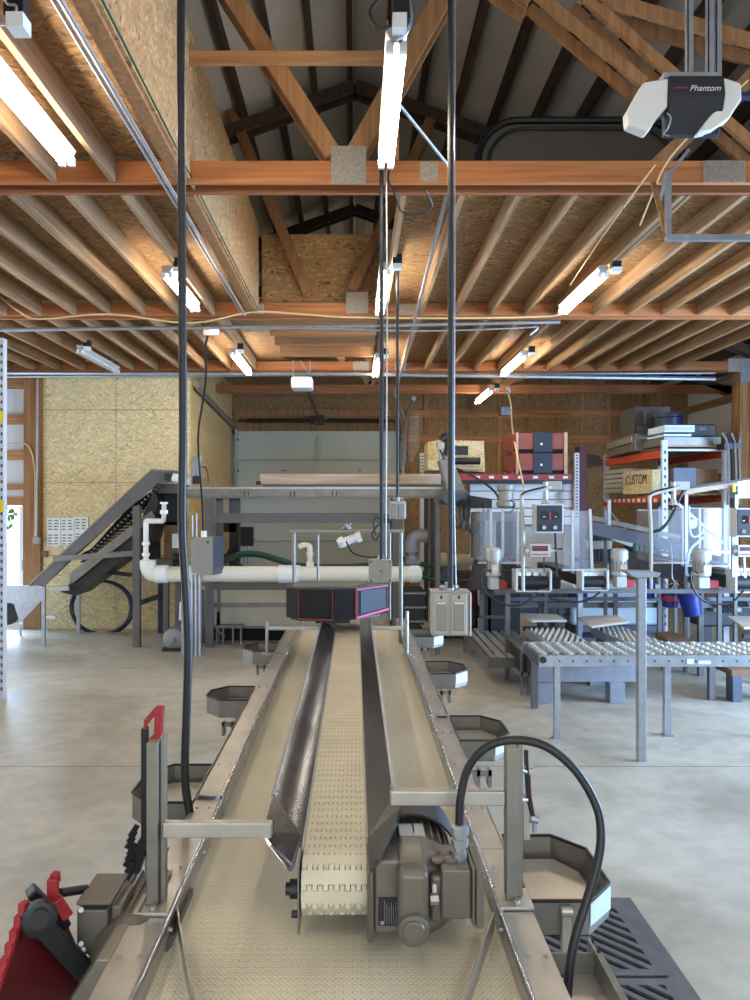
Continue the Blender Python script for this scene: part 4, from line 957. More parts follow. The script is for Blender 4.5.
# leaning red side wall of the cart
m = MB().prism([P(28,902,1.95),P(0,985,1.8),P(-40,1100,1.7),P(60,1100,1.95),P(88,985,2.05),P(62,925,2.1)], (.01,.02,-.015))
m.build('side_panel', M['red_dark'], t)
m = MB()
a, b_ = P(27,900,1.93), P(-6,1000,1.78); e = b_-a
m.bar(a, a+e*1.6, .012, .016)
for i in range(9):
    q_ = a+e*(.05+i*.14); m.box(q_.x-.014, q_.x+.004, q_.y-.014, q_.y+.006, q_.z-.022, q_.z+.008)
m.build('toothed_rim', M['red'], t, bevel=.002)
m = MB().lathe(P(40,915,1.93), (.35,-1,.1), [(.038,0),(.042,.004),(.044,.02),(.042,.036),(.03,.04)], 28)
m.lathe(P(40,915,1.90), (.35,-1,.1), [(.02,0),(.024,.03)], 16); m.build('wheel', M['black'], t)
MB().bar(P(42,925,1.95), P(88,975,2.0), .035, .05).bar(P(30,890,2.0),P(66,925,2.05),.05,.03).build('strut', M['black'], t, bevel=.006)
m = MB().bar(P(53,906,1.98), P(53,878,1.98), .028, .02).bar(P(53,880,1.98),P(58,875,2.0),.02,.03)
m.bar(P(55,898,1.98),P(66,915,2.0),.04,.03); m.build('grip', M['red'], t, bevel=.004)
MB().cyl(P(60,893,2.02),P(86,889,2.1),.012,n=12).build('handle', M['rubber'], t)
MB().box(-1.3,-.75,1.75,2.3,.12,.16).build('deck', M['black'], t)
for x in (-1.28,-.8):
    MB().cyl((x,1.85,.10),(x+.04,1.85,.10),.10,n=20).build('floor_wheel', M['rubber'], t)
for x in (-1.22, -.82): MB().bar((x,2.25,.14),(x,2.25,.7),.03,.03).box(x-.03,x+.03,2.2,2.3,0,.12).build('stay', M['black'], t)
YH = 2.7
t = thing('hand_truck', P(140,870,YH)*1, 'upright black hand truck with a red grip behind the left post', 'hand truck')
t.location = (-.80, YH, 0)
m = MB()
pts = [P(161,706,YH),P(163,735,YH),P(146,750,YH),P(143,750,YH),P(144,741,YH),P(144,722,YH),P(155,706,YH)]
m.bar(P(160,706,YH),P(158,738,YH),.028,.03); m.bar(P(158,736,YH),P(144,749,YH),.02,.03); m.bar(P(158,708,YH),P(146,722,YH),.02,.02); m.bar(P(146,720,YH),P(145,745,YH),.012,.02)
m.build('grip', M['red'], t, bevel=.004)
MB().bar(P(145,728,YH),P(145,840,YH),.02,.03).bar(P(145,840,YH),P(130,885,YH),.035,.04).build('spine', M['black'], t)
MB().bar(P(130,880,YH),(P(128,0,YH).x,YH,.12),.03,.04).build('lower_spine', M['black'], t)
m = MB()
for i in range(9):
    q_ = P(137-(i%3)*1.2-i*.6, 825+i*6, YH-.02); m.bar(q_, q_+Vector((-.022,-.01,-.035)), .012, .02)
m.build('wheel_guard', M['black'], t)
MB().box(P(118,0,YH).x,P(138,0,YH).x,YH-.2,YH+.05,0.0,.02).cyl((P(110,0,YH).x,YH+.08,.11),(P(114,0,YH).x,YH+.08,.11),.11,n=20).build('toe_plate', M['black'], t)
# ------------------------------------------------------------------ chute at the near right and floor drain
t = thing('discharge_chute', P(575,985,1.9), 'open sheet steel chute hanging on the right rail at the bottom edge', 'chute')
Yc = 1.95
zc = P(0,955,Yc).z
MB().box(.50,.63,1.0,Yc+.03,zc-.07,zc-.065).build('chute_floor', M['steel'], t)
MB().box(.628,.634,1.0,Yc+.08,zc-.07,zc-.0).box(.634,.66,1.0,Yc+.05,zc-.03,zc-.025).build('chute_wall', M['steel_dull'], t)
MB().box(.50,.63,Yc+.024,Yc+.03,zc-.07,zc-.01).build('chute_end', M['steel_dull'], t)
t = thing('support_bracket', P(565,930,2.12), 'round topped steel bracket post beneath the nearest right tray', 'bracket')
MB().bar(P(566,915,2.12),P(566,1000,2.12),.025,.02).cyl(P(561,911,2.12),P(572,911,2.12),.014,n=12).build('post', M['steel'], t)
# drain: cast iron frame with two slotted grates over a pit
t = thing('floor_drain', (1.15, 3.35, 0), 'cast iron floor drain with slotted grates beside the conveyor', 'floor drain')
MB().box(.82,1.46,2.5,3.98,.0,.006).build('frame', M['cast_iron'], t)
MB().box(.86,1.38,2.5,3.92,.006,.008).build('pit', M['pit'], t)
def clip(poly, x0,x1,y0,y1):
    def cl(p, ax, v, ge):
        o = []
        for i in range(len(p)):
            a, b_ = p[i], p[(i+1)%len(p)]
            ia = (a[ax] >= v) if ge else (a[ax] <= v); ib = (b_[ax] >= v) if ge else (b_[ax] <= v)
            if ia: o.append(a)
            if ia != ib:
                u = (v-a[ax])/(b_[ax]-a[ax]); o.append((a[0]+(b_[0]-a[0])*u, a[1]+(b_[1]-a[1])*u))
        return o
    for ax, v, ge in ((0,x0,True),(0,x1,False),(1,y0,True),(1,y1,False)):
        poly = cl(poly, ax, v, ge)
        if not poly: return []
    return poly
def grate(x0,x1,y0,y1,sgn):
    m = MB(); z = .008; hh = .014; b = .045
    for (a0,a1,c0,c1) in ((x0,x1,y0,y0+b),(x0,x1,y1-b,y1),(x0,x0+b,y0+b,y1-b),(x1-b,x1,y0+b,y1-b),((x0+x1)/2-.012,(x0+x1)/2+.012,y0+b,y1-b)): m.box(a0,a1,c0,c1,z,z+hh)
    k = -1.2
    while k < 1.6:
        p = clip([(x0+k,y0),(x0+k+.040,y0),(x0+k+.040+sgn*(y1-y0)*1.0,y1),(x0+k+sgn*(y1-y0)*1.0,y1)], x0+b,x1-b,y0+b,y1-b)
        if len(p) > 2: m.prism([(x,y,z) for x,y in p], (0,0,hh))
        k += .085
    m.build('grate', M['cast_iron'], t, smooth=False)
grate(.86,1.38,3.30-.76,3.30-.02,-1)
grate(.86,1.38,3.30,3.92,-1)
# ------------------------------------------------------------------ rack upright and papers on the left
t = thing('rack_upright', (P(0,0,8).x, 8.0, 0), 'white perforated rack upright with yellow tape at the left picture edge', 'rack upright')
MB().box(P(-6,0,8).x, P(3.5,0,8).x, 8.0, 8.08, 0, P(0,338,8).z).build('post', M['rack_white'], t)
m = MB()
for i in range(44):
    z = .1+i*.085
    m.box(P(.8,0,8).x, P(2.4,0,8).x, 7.996, 8.0, z, z+.035)
tag(m.build('holes', M['dark_metal'], t), kind='stuff')
MB().box(P(-6,0,8).x-.005, P(3.5,0,8).x+.005, 7.985, 7.996, P(0,422,8).z, P(0,411,8).z).box(P(-6,0,8).x-.005, P(3.5,0,8).x+.005, 7.985, 7.996, P(0,512,8).z, P(0,500,8).z).build('yellow_tape', M['yellow'], t)
YW = 12.53
for i,(x0,x1,y0,y1) in enumerate(((47,60.5,518,546),(61,74,518,545),(74.5,88,517,546))):
    t = thing('wall_notice', (P(x0,0,YW).x, YW, P(0,y1,YW).z), ('left','middle','right')[i]+' sheet of the row of white notices pinned on the strand board', 'notice')
    MB().box(P(x0,0,YW).x,P(x1,0,YW).x,YW,YW+.01,P(0,y1,YW).z,P(0,y0,YW).z).build('sheet', M['paper'], t)
    m = MB()
    for r in range(9):
        for c_ in range(2):
            if r==4: continue
            xa = x0+1+c_*6; z = y0+2+r*2.9; m.box(P(xa,0,YW).x,P(xa+4.6-random.random()*1.5,0,YW).x,YW-.002,YW,P(0,z+1.2,YW).z,P(0,z,YW).z)
    m.build('print_lines', M['ink'], t)
t = thing('wall_outlet', P(37,541,12.4), 'grey outlet box with conduit on the timber post by the left doorway', 'outlet')
MB().box(P(33,0,12.4).x,P(40,0,12.4).x,12.38,12.46,P(0,544,12.4).z,P(0,537,12.4).z).build('box', M['box_grey'], t, bevel=.005)
MB().cyl(P(36.5,538,12.43),P(37.5,378,12.43),.018,n=8).build('conduit', M['galv'], t)
tag(MB().tube([P(6,444,12.45),P(20,443,12.45),P(28,446,12.45),P(33,458,12.45),P(35,480,12.45),P(35,537,12.45)], .012, 8).build('wire', M['yellow_wire']), 'pale cable bending from the doorway girt down to the outlet box', 'wire')
tag(MB().box(P(41,0,12.5).x,P(47,0,12.5).x,12.5,12.54,P(0,557,12.5).z,P(0,551,12.5).z).build('wall_patch', M['brown']), 'small dark cutout patch in the strand board below the notices', 'patch')
# trees seen outside through the doorway
def shrub(x, y, h, r, label):
    t = thing('tree', (x, y, 0), label, 'tree')
    MB().cyl((x,y,0),(x,y,h*.5),.12,.06,n=10).build('trunk', M['brown'], t)
    m = MB()
    for i in range(420):
        a = random.random()*6.28; b_ = random.random()*3.14-1.57; rr = r*(.5+.5*random.random())
        c_ = Vector((x+math.cos(a)*math.cos(b_)*rr, y+math.sin(a)*math.cos(b_)*rr, h*.62+math.sin(b_)*rr*1.2))
        u = Vector((random.uniform(-1,1),random.uniform(-1,1),random.uniform(-1,1))).normalized(); v_ = u.cross(Vector((.3,.5,.8))).normalized()
        s_ = .16
        m.add([c_-u*s_, c_+v_*s_*.6, c_+u*s_, c_-v_*s_*.6], [(0,1,2,3)])
    tag(m.build('foliage', M['leaf'], t, smooth=False), kind='stuff')
shrub(-14.6, 30, 4.2, 1.5, 'green tree outside seen through the left doorway')
t = thing('door_frame', P(22,600,12.5), 'bright glazed door leaf standing in the left doorway', 'door')
MB().box(P(20,0,12.6).x,P(23.5,0,12.6).x,12.58,12.62,.02,2.05).build('stile', M['white'], t)
m = MB().cyl(P(23,570,12.55),P(23,560,12.55),.02,n=8); m.build('latch', M['galv'], t)
# ------------------------------------------------------------------ inclined elevator conveyor on the left
YI, YI2 = 11.1, 11.85
t = thing('inclined_elevator', P(100,640,11.2), 'grey inclined cleated elevator conveyor in front of the strand board', 'elevator conveyor')
t.location = (P(100,0,11.2).x, 11.4, 0)
def poly(pts, Y): return [P(x,y,Y) for x,y in pts]
for yy, nm in ((YI,'near'),(YI2,'far')):
    MB().prism(poly([(28,584),(151,469),(173,470),(173,482),(158,483),(70,559),(44,587),(44,585)], yy), (0,.02,0)).build('side_channel', M['grey_paint'], t)
    MB().prism(poly([(0,585),(42,586),(42,600),(21,622),(-12,624),(-25,600),(-12,586)], yy), (0,.02,0)).build('head_plate', M['galv'], t)
    MB().prism(poly([(70,573),(151,511),(155,517),(73,583),(69,583)], yy), (0,.03,0)).build('lower_channel', M['steel_dull'], t)
MB().prism([P(28,584,YI-.01),P(151,469,YI-.01),P(173,470,YI-.01),P(173,471.5,YI-.01),P(151,471,YI-.01),P(29,586,YI-.01)], (0,.8,0)).build('top_flange', M['steel_dull'], t)
MB().prism(poly([(60,592),(140,522),(154,490),(158,500),(150,540),(75,596)], YI+.05), (0,.7,0)).build('belt_underside', M['black'], t)
m = MB(); a0, a1 = P(80,562,YI), P(158,486,YI)
for i in range(24):
    q_ = a0+(a1-a0)*(i/23); m.bar(q_+Vector((0,.03,0)), q_+Vector((0,.72,0)), .03, .02, up=(a1-a0))
m.build('cleat_belt', M['steel_dull'], t)
MB().prism(poly([(84,560),(98,548),(154,500),(157,486),(150,492),(128,508),(92,548),(70,560)], YI+.35), (0,.02,0)).build('belt_side', M['dark_metal'], t)
m = MB().cyl(P(8,614,YI-.05), P(8,614,YI+.0), .16, n=24); m.build('tail_wheel', M['black'], t)
m = MB().cyl(P(168,477,YI-.03), P(168,477,YI), .06, n=16); m.build('head_bearing', M['dark_metal'], t)
MB().bar(P(53,559,YI-.04), P(137,553,YI-.04), .03, .08).build('tie_beam', M['steel_dull'], t)
MB().bar(P(50,589,YI-.06), P(69,588,YI-.06), .05, .07).build('tail_bracket', M['box_light'], t)
for x, y0, y1, yy, wd, mt in ((136,506,647,10.9,.10,'grey_paint'),(43,587,646,11.0,.05,'galv'),(78,588,632,12.1,.05,'galv'),(160,560,632,12.1,.07,'blue_dark'),(20,624,640,11.9,.03,'galv')):
    MB().box(P(x,0,yy).x-wd/2,P(x,0,yy).x+wd/2,yy,yy+wd,0,P(0,y0,yy).z).build('leg', M[mt], t)
MB().bar(P(137,604,12.0), P(160,596,12.0), .05, .08).bar(P(108,572,11.5),P(132,575,11.5),.04,.06).build('brace', M['dark_metal'], t)
MB().prism(poly([(130,520),(160,520),(160,560),(130,560)], 11.9), (0,.05,0)).build('guard_panel', M['dark_metal'], t)
# blue hose coil
m = MB(); c0 = P(101,607,12.2)
for k_, (ra, rb) in enumerate(((.50,.43),(.47,.42),(.52,.44))):
    pts = [c0+Vector((math.cos(a*.3927)*ra, .03*k_, math.sin(a*.3927)*rb-.01*k_)) for a in range(17)]
    m.tube(pts, .018, 8, 3)
tag(m.build('hose_coil', M['blue_dark']), 'large coil of dark blue hose leaning on the strand board wall', 'hose coil')
tag(MB().cyl(P(44,618,12.2),P(56,618,12.2),.03,n=10).cyl(P(46,618,12.2),(P(46,0,12.2).x,12.2,0),.03,n=10).build('pipe_stub', M['pvc']), 'short white pipe stub beneath the inclined elevator', 'pipe')
# machinery under the elevator head
t = thing('pump_station', (P(168,0,11.5).x, 11.5, 0), 'dark pump cabinet and fittings below the elevator head', 'pump cabinet')
MB().box(P(153,0,11.6).x,P(178,0,11.6).x,11.6,11.9,P(0,525,11.6).z,P(0,485,11.6).z).build('hopper', M['dark_metal'], t)
MB().prism(poly([(152,483),(182,484),(182,494),(165,493),(153,494)],11.3),(0,.5,0)).build('spout', M['grey_paint'], t)
MB().box(P(164,0,11.6).x,P(180,0,11.6).x,11.6,11.85,P(0,560,11.6).z,P(0,522,11.6).z).build('cabinet', M['brown'], t)
MB().box(P(153,0,11.55).x,P(178,0,11.55).x,11.55,11.85,P(0,568,11.55).z,P(0,559,11.55).z).build('shelf', M['grey_paint'], t)
MB().box(P(172,0,11.5).x,P(178,0,11.5).x,11.5,11.6,P(0,548,11.5).z,P(0,534,11.5).z).build('small_meter', M['paper'], t)
for x in (163, 175): MB().box(P(x,0,11.6).x,P(x+5,0,11.6).x,11.6,11.7,0,P(0,568,11.6).z).build('leg', M['grey_paint'], t)
m = MB().cyl(P(173,563,11.4),P(178,563,11.4),.04,n=12).box(P(173,0,11.4).x,P(179,0,11.4).x,11.4,11.5,P(0,568,11.4).z,P(0,553,11.4).z)
m.build('valve', M['black'], t)
tag(MB().cyl(P(173,477,11.0),P(192,482,11.0),.065,n=16).build('white_canister', M['white']), 'white rolled canister lying beside the elevator head', 'canister')
t = thing('geared_mixer_motor', P(197,476,10.9), 'small vertical grey motor standing on the gutter left end', 'motor')
MB().lathe(P(197,476,10.9),(0,0,1),[(.09,0),(.09,.06),(.07,.06),(.07,.18),(.085,.18),(.085,.26),(.06,.28)],16).build('motor_body', M['motor_steel'], t)
MB().box(P(193,0,10.9).x,P(200,0,10.9).x,10.86,10.98,P(0,484,10.9).z,P(0,476,10.9).z).build('gearbox', M['dark_metal'], t)
MB().tube([P(199,468,10.9),P(205,467,10.9),P(208,475,10.9),P(208,484,10.9)], .01, 6).build('lead', M['rubber'], t)
t = thing('floor_pump', (P(173,0,10.7).x, 10.7, 0), 'round grey pump motor on a black base on the floor by the cable', 'pump')
m = MB().lathe(P(173,640,10.65)+Vector((0,0,0)),(0,1,0),[(.10,0),(.15,.02),(.16,.05),(.16,.35)],28)
m.lathe(P(173,640,10.62)+Vector((0,0,0)),(0,1,0),[(.03,0),(.04,.03)],14)
for i in range(20):
    a = i*.314; q_ = P(173,640,10.7); m.bar((q_.x+math.cos(a)*.155,10.7,q_.z+math.sin(a)*.155),(q_.x+math.cos(a)*.155,11.0,q_.z+math.sin(a)*.155),.008,.03,up=(math.cos(a),0,math.sin(a)))
m.build('motor_body', M['motor_steel'], t)
MB().box(P(162,0,10.6).x,P(186,0,10.6).x,10.6,11.05,0,.04).bar((P(167,0,10.7).x,10.7,.03),(P(170,0,10.7).x,10.7,.12),.05,.03).bar((P(180,0,10.7).x,10.7,.03),(P(176,0,10.7).x,10.7,.12),.05,.03).build('base', M['black'], t)
m = MB().cyl(P(181,620,10.8),P(181,602,10.8),.03,.02,n=10); m.build('nozzle', M['pvc'], t)
# ------------------------------------------------------------------ pipes
YP = 10.45
t = thing('pvc_main_pipe', P(280,583,YP), 'long thick white pvc pipe running level behind the conveyor', 'pipe')
pr = .115
MB().tube([P(148,560,YP),P(148.5,568,YP),P(152,573,YP),P(158,574,YP),P(166,574,YP)], pr*.98, 18, 4).build('elbow', M['pvc'], t)
MB().cyl(P(162,574,YP),P(414,574,YP),pr*.95,n=24).build('pipe', M['pvc'], t)
m = MB()
for a, b_ in ((156,168),(190,200),(279,300)): MB().cyl(P(a,574,YP),P(b_,574,YP),pr*1.1,n=24).build('coupling', M['white'], t)
pass
MB().lathe(P(410,574,YP),(1,0,0),[(pr*1.05,0),(pr*1.05,.1),(pr*.85,.15),(pr*.4,.17)],24).build('end_cap', M['white'], t)
m = MB().cyl(P(310,566,YP),P(310,548,YP),.035,n=12).tube([P(310,550,YP),P(309,546,YP),P(304,545,YP),P(299,547,YP)], .038, 12, 3).cyl(P(307,566,YP),P(313,566,YP),.05,n=12)
m.build('riser', M['pvc'], t)
m = MB().cyl(P(310,552,YP),P(310,556,YP),.05,n=12).cyl(P(310,562,YP),P(310,567,YP),.055,n=12); m.build('collar', M['pvc'], t)
t = thing('pvc_riser', P(147,560,YP), 'thin white pvc riser with elbows below the elevator head', 'pipe')
m = MB().tube([P(146,562,YP),P(146,545,YP),P(146,524,YP),P(147,521,YP),P(150,521,YP),P(163,521,YP)], .038, 12, 3)
m.tube([P(163,522,YP+.2),P(164,515,YP+.2),P(164,502,YP+.2)], .034, 12, 3); m.build('pipe', M['pvc'], t)
m = MB()
for x,y0,y1 in ((146,553,556),(146,542,545),(164,510,514),(164,502,504)): m.cyl(P(x,y0,YP),P(x,y1,YP),.055,n=14)
m.cyl(P(146,562,YP),P(146,559,YP),.05,n=14)
m.build('coupling', M['white'], t)
t = thing('pvc_elbow', P(415,560,11.2), 'grey pvc elbow and reducer at the right end of the steel frame', 'pipe fitting')
m = MB().tube([P(427,536,11.2),P(418,536,11.2),P(412,541,11.2),P(412,552,11.2)], .10, 16, 4).cyl(P(412,552,11.2),P(412,562,11.2),.05,n=14).cyl(P(412,556,11.2),P(412,560,11.2),.1,n=14).cyl(P(406,562,11.2),P(420,562,11.2),.06,n=12)
m.build('elbow', M['pvc_grey'], t)
# ------------------------------------------------------------------ steel gutter frame
YG1, YG2 = 10.9, 11.7
t = thing('gutter_frame', (P(300,0,10.9).x, 11.3, 0), 'large grey steel frame carrying a long gutter across the hall', 'machine frame')
def bxp(x0,x1,y0,y1,Y,dep,name,mat,par,bev=0):
    a = P(x0,y1,Y); b_ = P(x1,y0,Y)
    return MB().box(a.x,b_.x,Y,Y+dep,a.z,b_.z).build(name, M[mat], par, bevel=bev)
bxp(186,447,488,497,YG1,.03,'gutter_wall','steel_dull',t); bxp(186,447,487,489,YG1-.03,.06,'gutter_lip','steel',t)
bxp(186,447,488,497,YG2,.03,'gutter_wall','steel_dull',t)
MB().box(P(186,0,YG1).x,P(447,0,YG1).x,YG1,YG2+.03,P(0,498,YG1).z,P(0,496.5,YG1).z).build('gutter_floor', M['steel_dull'], t)
m = MB()
for x in (244,248,290,294,332,336): m.box(P(x,0,YG1).x,P(x+1,0,YG1).x,YG1-.01,YG1,P(0,496,YG1).z,P(0,491,YG1).z)
m.build('gutter_clip', M['dark_metal'], t)
for Y in (YG1, YG2):
    z1 = P(0,498,YG1).z
    for x in (209, 396.5): 
        xx = P(x,0,YG1).x; MB().box(xx-.055,xx+.055,Y,Y+.08,0,z1).build('leg', M['grey_paint'], t)
    for yy in (516,):
        MB().box(P(213,0,YG1).x,P(391,0,YG1).x,Y,Y+.06,P(0,523,YG1).z,P(0,514,YG1).z).build('cross_beam', M['grey_paint'], t)
MB().box(P(213,0,YG1).x,P(391,0,YG1).x,YG1+.0,YG1+.05,P(0,590,YG1).z,P(0,583,YG1).z).build('lower_beam', M['grey_paint'], t)
for x in (201,217): bxp(x,x+3,590,648,YG1+.3,.05,'inner_leg','grey_paint',t)
bxp(181,186,497,655,10.5,.06,'front_leg','galv',t)
bxp(190,193,590,648,10.5,.04,'front_leg','galv',t); bxp(196,199,590,648,10.6,.04,'front_leg','galv',t)
MB().box(P(213,0,YG2).x,P(391,0,YG2).x,YG2-.1,YG2-.08,P(0,514,YG2).z,P(0,500,YG2).z).build('drip_sheet', M['glass'], t)
t2 = thing('wooden_beam', P(350,486,11.2), 'pale wooden plank box lying along the top of the steel gutter', 'beam')
bxp(260,441,474,485,11.1,.3,'plank','plank',t2,.004); bxp(256,260,481,485,11.0,.1,'end_block','black',t2)
bxp(262,441,484,487,11.0,.3,'under_rail','grey_paint',t2)
# beige tank below
t = thing('wash_tank', (P(290,0,11.9).x, 11.95, 0), 'beige panelled wash tank low behind the steel frame', 'tank')
Yt = 11.35
MB().box(P(200,0,Yt).x,P(385,0,Yt).x,Yt,Yt+.9,P(0,627,Yt).z,P(0,586,Yt).z).build('shell', M['tank'], t, bevel=.01)
m = MB().box(P(215,0,Yt).x,P(385,0,Yt).x,Yt-.03,Yt,P(0,607,Yt).z,P(0,603,Yt).z).box(P(215,0,Yt).x,P(385,0,Yt).x,Yt-.03,Yt,P(0,628,Yt).z,P(0,626,Yt).z); m.build('rib', M['steel_dull'], t)
MB().box(P(205,0,Yt).x,P(380,0,Yt).x,Yt+.1,Yt+.85,.0,P(0,628,Yt).z).build('shade_block', M['pit'], t)  # black block stands for the shaded gap below the shell
t = thing('valve_bracket', P(228,640,11.2), 'small steel valve bracket in front of the beige tank', 'valve bracket')
m = MB().box(P(215,0,11.15).x,P(243,0,11.15).x,11.15,11.3,P(0,628,11.15).z,P(0,625.5,11.15).z)
for x in (216,222,232,240): m.box(P(x,0,11.15).x,P(x+1.6,0,11.15).x,11.15,11.2,0,P(0,628,11.15).z)
m.bar(P(216,630,11.1),P(225,636,11.1),.02,.02); m.build('stand', M['steel_dull'], t)
MB().box(P(216,0,11.15).x,P(219,0,11.15).x,11.2,11.25,P(0,626,11.2).z,P(0,612,11.2).z).build('handle', M['red_dark'], t)
# control box on stand
t = thing('control_cabinet', P(205,575,10.2), 'beige front electrical cabinet mounted on tubes left of the white pipe', 'cabinet')
Yk = 10.1
MB().prism([P(191,573,Yk),P(213,575,Yk),P(213,537,Yk),P(191,538,Yk)], (.0,.3,0)).build('body', M['box_grey'], t, bevel=.008)
MB().prism([P(213.2,575,Yk),P(213.2,537,Yk),P(214,537,Yk),P(214,575,Yk)], (.08,.3,0)).build('side_panel', M['bluegrey'], t)
m = MB().box(P(207,0,Yk).x,P(209,0,Yk).x,Yk-.01,Yk,P(0,543,Yk).z,P(0,541,Yk).z); m.build('lock', M['black'], t)
MB().cyl(P(204,538,Yk+.1),P(204,531,Yk+.1),.04,n=10).build('gland', M['white'], t)
m = MB().cyl(P(193,537,10.35),P(193,515,10.35),.014,n=8).cyl(P(197,537,10.35),P(197,513,10.35),.014,n=8)
m.build('tube_top', M['galv'], t)
m = MB()
for x in (192,196,200): m.cyl((P(x,0,10.3).x,10.3,0),P(x,575,10.3),.02,n=8)
m.build('stand_tube', M['galv'], t)
# dark switch box by door and dark column
t = thing('wall_switch_box', P(246,555,15.5), 'dark grey disconnect box near the left edge of the sectional door', 'switch box')
bxp(238,253,527,546,15.6,.15,'housing','dark_metal',t,.01)
m = MB()
for x in (244,248): m.cyl(P(x,546,15.65),P(x,575,15.65),.02,n=8)
m.build('conduit', M['galv'], t)
t = thing('machine_bulk', (P(233,0,14.0).x,14.1,0), 'dark machine column and gantry between partition return and sectional door', 'machine')
bxp(229,239,497,600,14.0,.2,'column','dark_metal',t); bxp(222,236,523,532,14.0,.3,'arm','black',t)
m = MB().bar(P(221,555,13.8),P(270,585,13.8),.1,.1).bar(P(236,540,13.9),P(224,560,13.9),.05,.05); m.build('brace', M['dark_metal'], t)
MB().box(P(229,0,14).x,P(239,0,14).x,14,14.2,0,P(0,600,14).z).build('foot', M['dark_metal'], t)
tag(MB().tube([P(220,578,10.9),P(222,566,11.2),P(230,558,11.6),P(245,554,12),P(262,555,12),P(285,562,12),P(300,566,12),P(340,567,12),P(378,565,12),P(392,566,12)], .05, 10).build('green_hose', M['green_hose']), 'dark green hose arching behind the white pipe at left', 'hose')
tag(MB().tube([P(405,560,11.6),P(430,566,11.6),P(455,572,11.6),P(490,572,11.4),P(520,570,11.2)], .035, 8).tube([P(405,568,11.5),P(432,580,11.5),P(470,580,11.4),P(500,576,11.2)], .03, 8).tube([P(400,556,11.7),P(425,575,11.6),P(440,584,11.6)], .03, 8).build('green_hose', M['green_hose']), 'bundle of green hoses sagging right of the steel frame', 'hose')
for (a,b_,r) in (((192,387),(236,431),.05),((196,380),(205,388),.03)):
    pass
t = thing('door_track', P(192,387,12.7), 'overhead horizontal track of the sectional door along the partition return', 'door track')
MB().bar((-2.66, 12.7, P(192,387,12.7).z), (-2.66, 16.7, 3.8), .05, .07).build('rail', M['galv'], t)
MB().bar((-2.66,12.72,P(192,387,12.7).z),(-2.66,12.72,JZ),.03,.03).build('hanger_strap', M['galv'], t)
t = thing('door_track', P(405,400,14), 'pale curved track and strip curtain at the right side of the sectional door', 'door track')
MB().tube([(1.1,16.7,3.0),(1.1,16.6,3.6),(1.1,16.2,3.95),(1.1,14,4.05)], .04, 8).build('rail', M['galv'], t)
MB().prism([P(410,418,15.8),P(419,413,15.8),P(419,448,15.8),P(412,462,15.8),P(409,462,15.8)], (0,.02,0)).build('strip_curtain', M['green'] if False else M['glass'], t)
# ------------------------------------------------------------------ things behind the gutter, right of the door
t = thing('vent_post', P(423,480,15.5), 'white slotted post standing right of the sectional door', 'post')
MB().box(P(420,0,15.5).x,P(424,0,15.5).x,15.5,15.6,0,P(0,453,15.5).z).build('post', M['white'], t)
m = MB()
for i in range(9): z = P(0,456+i*3.2,15.5).z; m.box(P(420.5,0,15.5).x,P(423.5,0,15.5).x,15.49,15.5,z-.012,z)
m.build('slots', M['dark_metal'], t)
t = thing('debris_crate', P(455,472,13.0), 'pale weathered wooden crate holding a black pipe on the red shelf', 'crate')
Yd = 12.7
m = MB().prism([P(428,470,Yd),P(428,442,Yd),P(440,440,Yd),P(484,441,Yd),P(485,472,Yd)], (0,.7,0)); m.build('body', M['osb_wall'], t)
MB().cyl(P(452,461,Yd-.15),P(480,461,Yd-.15),.06,n=14).build('black_pipe', M['black'], t)
MB().cyl(P(452,468,Yd-.12),P(483,469,Yd-.12),.03,n=10).build('pole', M['plank'], t)
MB().box(P(455,0,Yd-.02).x,P(468,0,Yd-.02).x,Yd-.02,Yd,P(0,455,Yd).z,P(0,446,Yd).z).build('torn_patch', M['dark_metal'], t)
m = MB().tube([P(441,440,Yd-.3),P(446,436,Yd-.3),P(448,446,Yd-.3),P(446,456,Yd-.3)], .06, 10); m.build('hose_end', M['black'], t)
MB().prism([P(437,441,Yd-.3),P(441,441,Yd-.3),P(446,458,Yd-.3),P(440,459,Yd-.3)], (0,.2,0)).build('white_bracket', M['box_light'], t)
t = thing('inclined_chute', P(450,480,10.3), 'grey inclined chute plate and blue motor at the gutter right end', 'chute')
MB().prism([P(439,460,10.4),P(452,458,10.4),P(466,492,10.4),P(450,500,10.4)], (.0,.3,0)).build('plate', M['steel_dull'], t, bevel=.01)
m = MB().cyl(P(447,497,10.2),P(465,497,10.4),.09,n=16); m.build('motor', M['bluegrey'], t)
MB().prism([P(462,494,10.3),P(492,499,10.3),P(492,508,10.3),P(465,508,10.3),P(440,503,10.3),P(440,500,10.3)], (0,.4,0)).build('belt_deck', M['dark_metal'], t)
MB().box(P(436,0,10.4).x,P(440,0,10.4).x,10.4,10.5,0,P(0,500,10.4).z).box(P(488,0,10.4).x,P(491,0,10.4).x,10.4,10.5,0,P(0,508,10.4).z).build('leg', M['grey_paint'], t)
m = MB()
for i, (x0_, dx) in enumerate(((455,6),(462,4),(470,10))):
    m.tube([P(x0_,500,10.25),P(x0_-dx/2,512,10.2),P(x0_+2,528+i*3,10.2),P(x0_+dx+2,520,10.2),P(x0_+dx+4,502,10.25)], .018, 8)
m.build('hanging_cables', M['rubber'], t)
tag(MB().tube([P(440,450,11),P(450,465,10.6),P(475,477,10.3),P(495,492,10.1),P(500,505,10.0)], .015, 8).build('cable', M['rubber']), 'black cable running down from the chute to the right', 'cable')
tag(MB().tube([P(507,388,13.9),P(511,405,13.6),P(512,425,13),P(516,450,12),P(522,478,11),P(524,490,10.5)], .014, 8).build('power_cable', M['yellow_wire']), 'pale cord hanging from the roof past the two totes', 'cord')
t = thing('cord_plug', P(507,388,13.9), 'white plug high on the pale cord near the small lamp', 'plug')
MB().cyl(P(507,388,13.9),P(509,393,13.9),.05,.04,n=10).build('plug', M['white'], t)
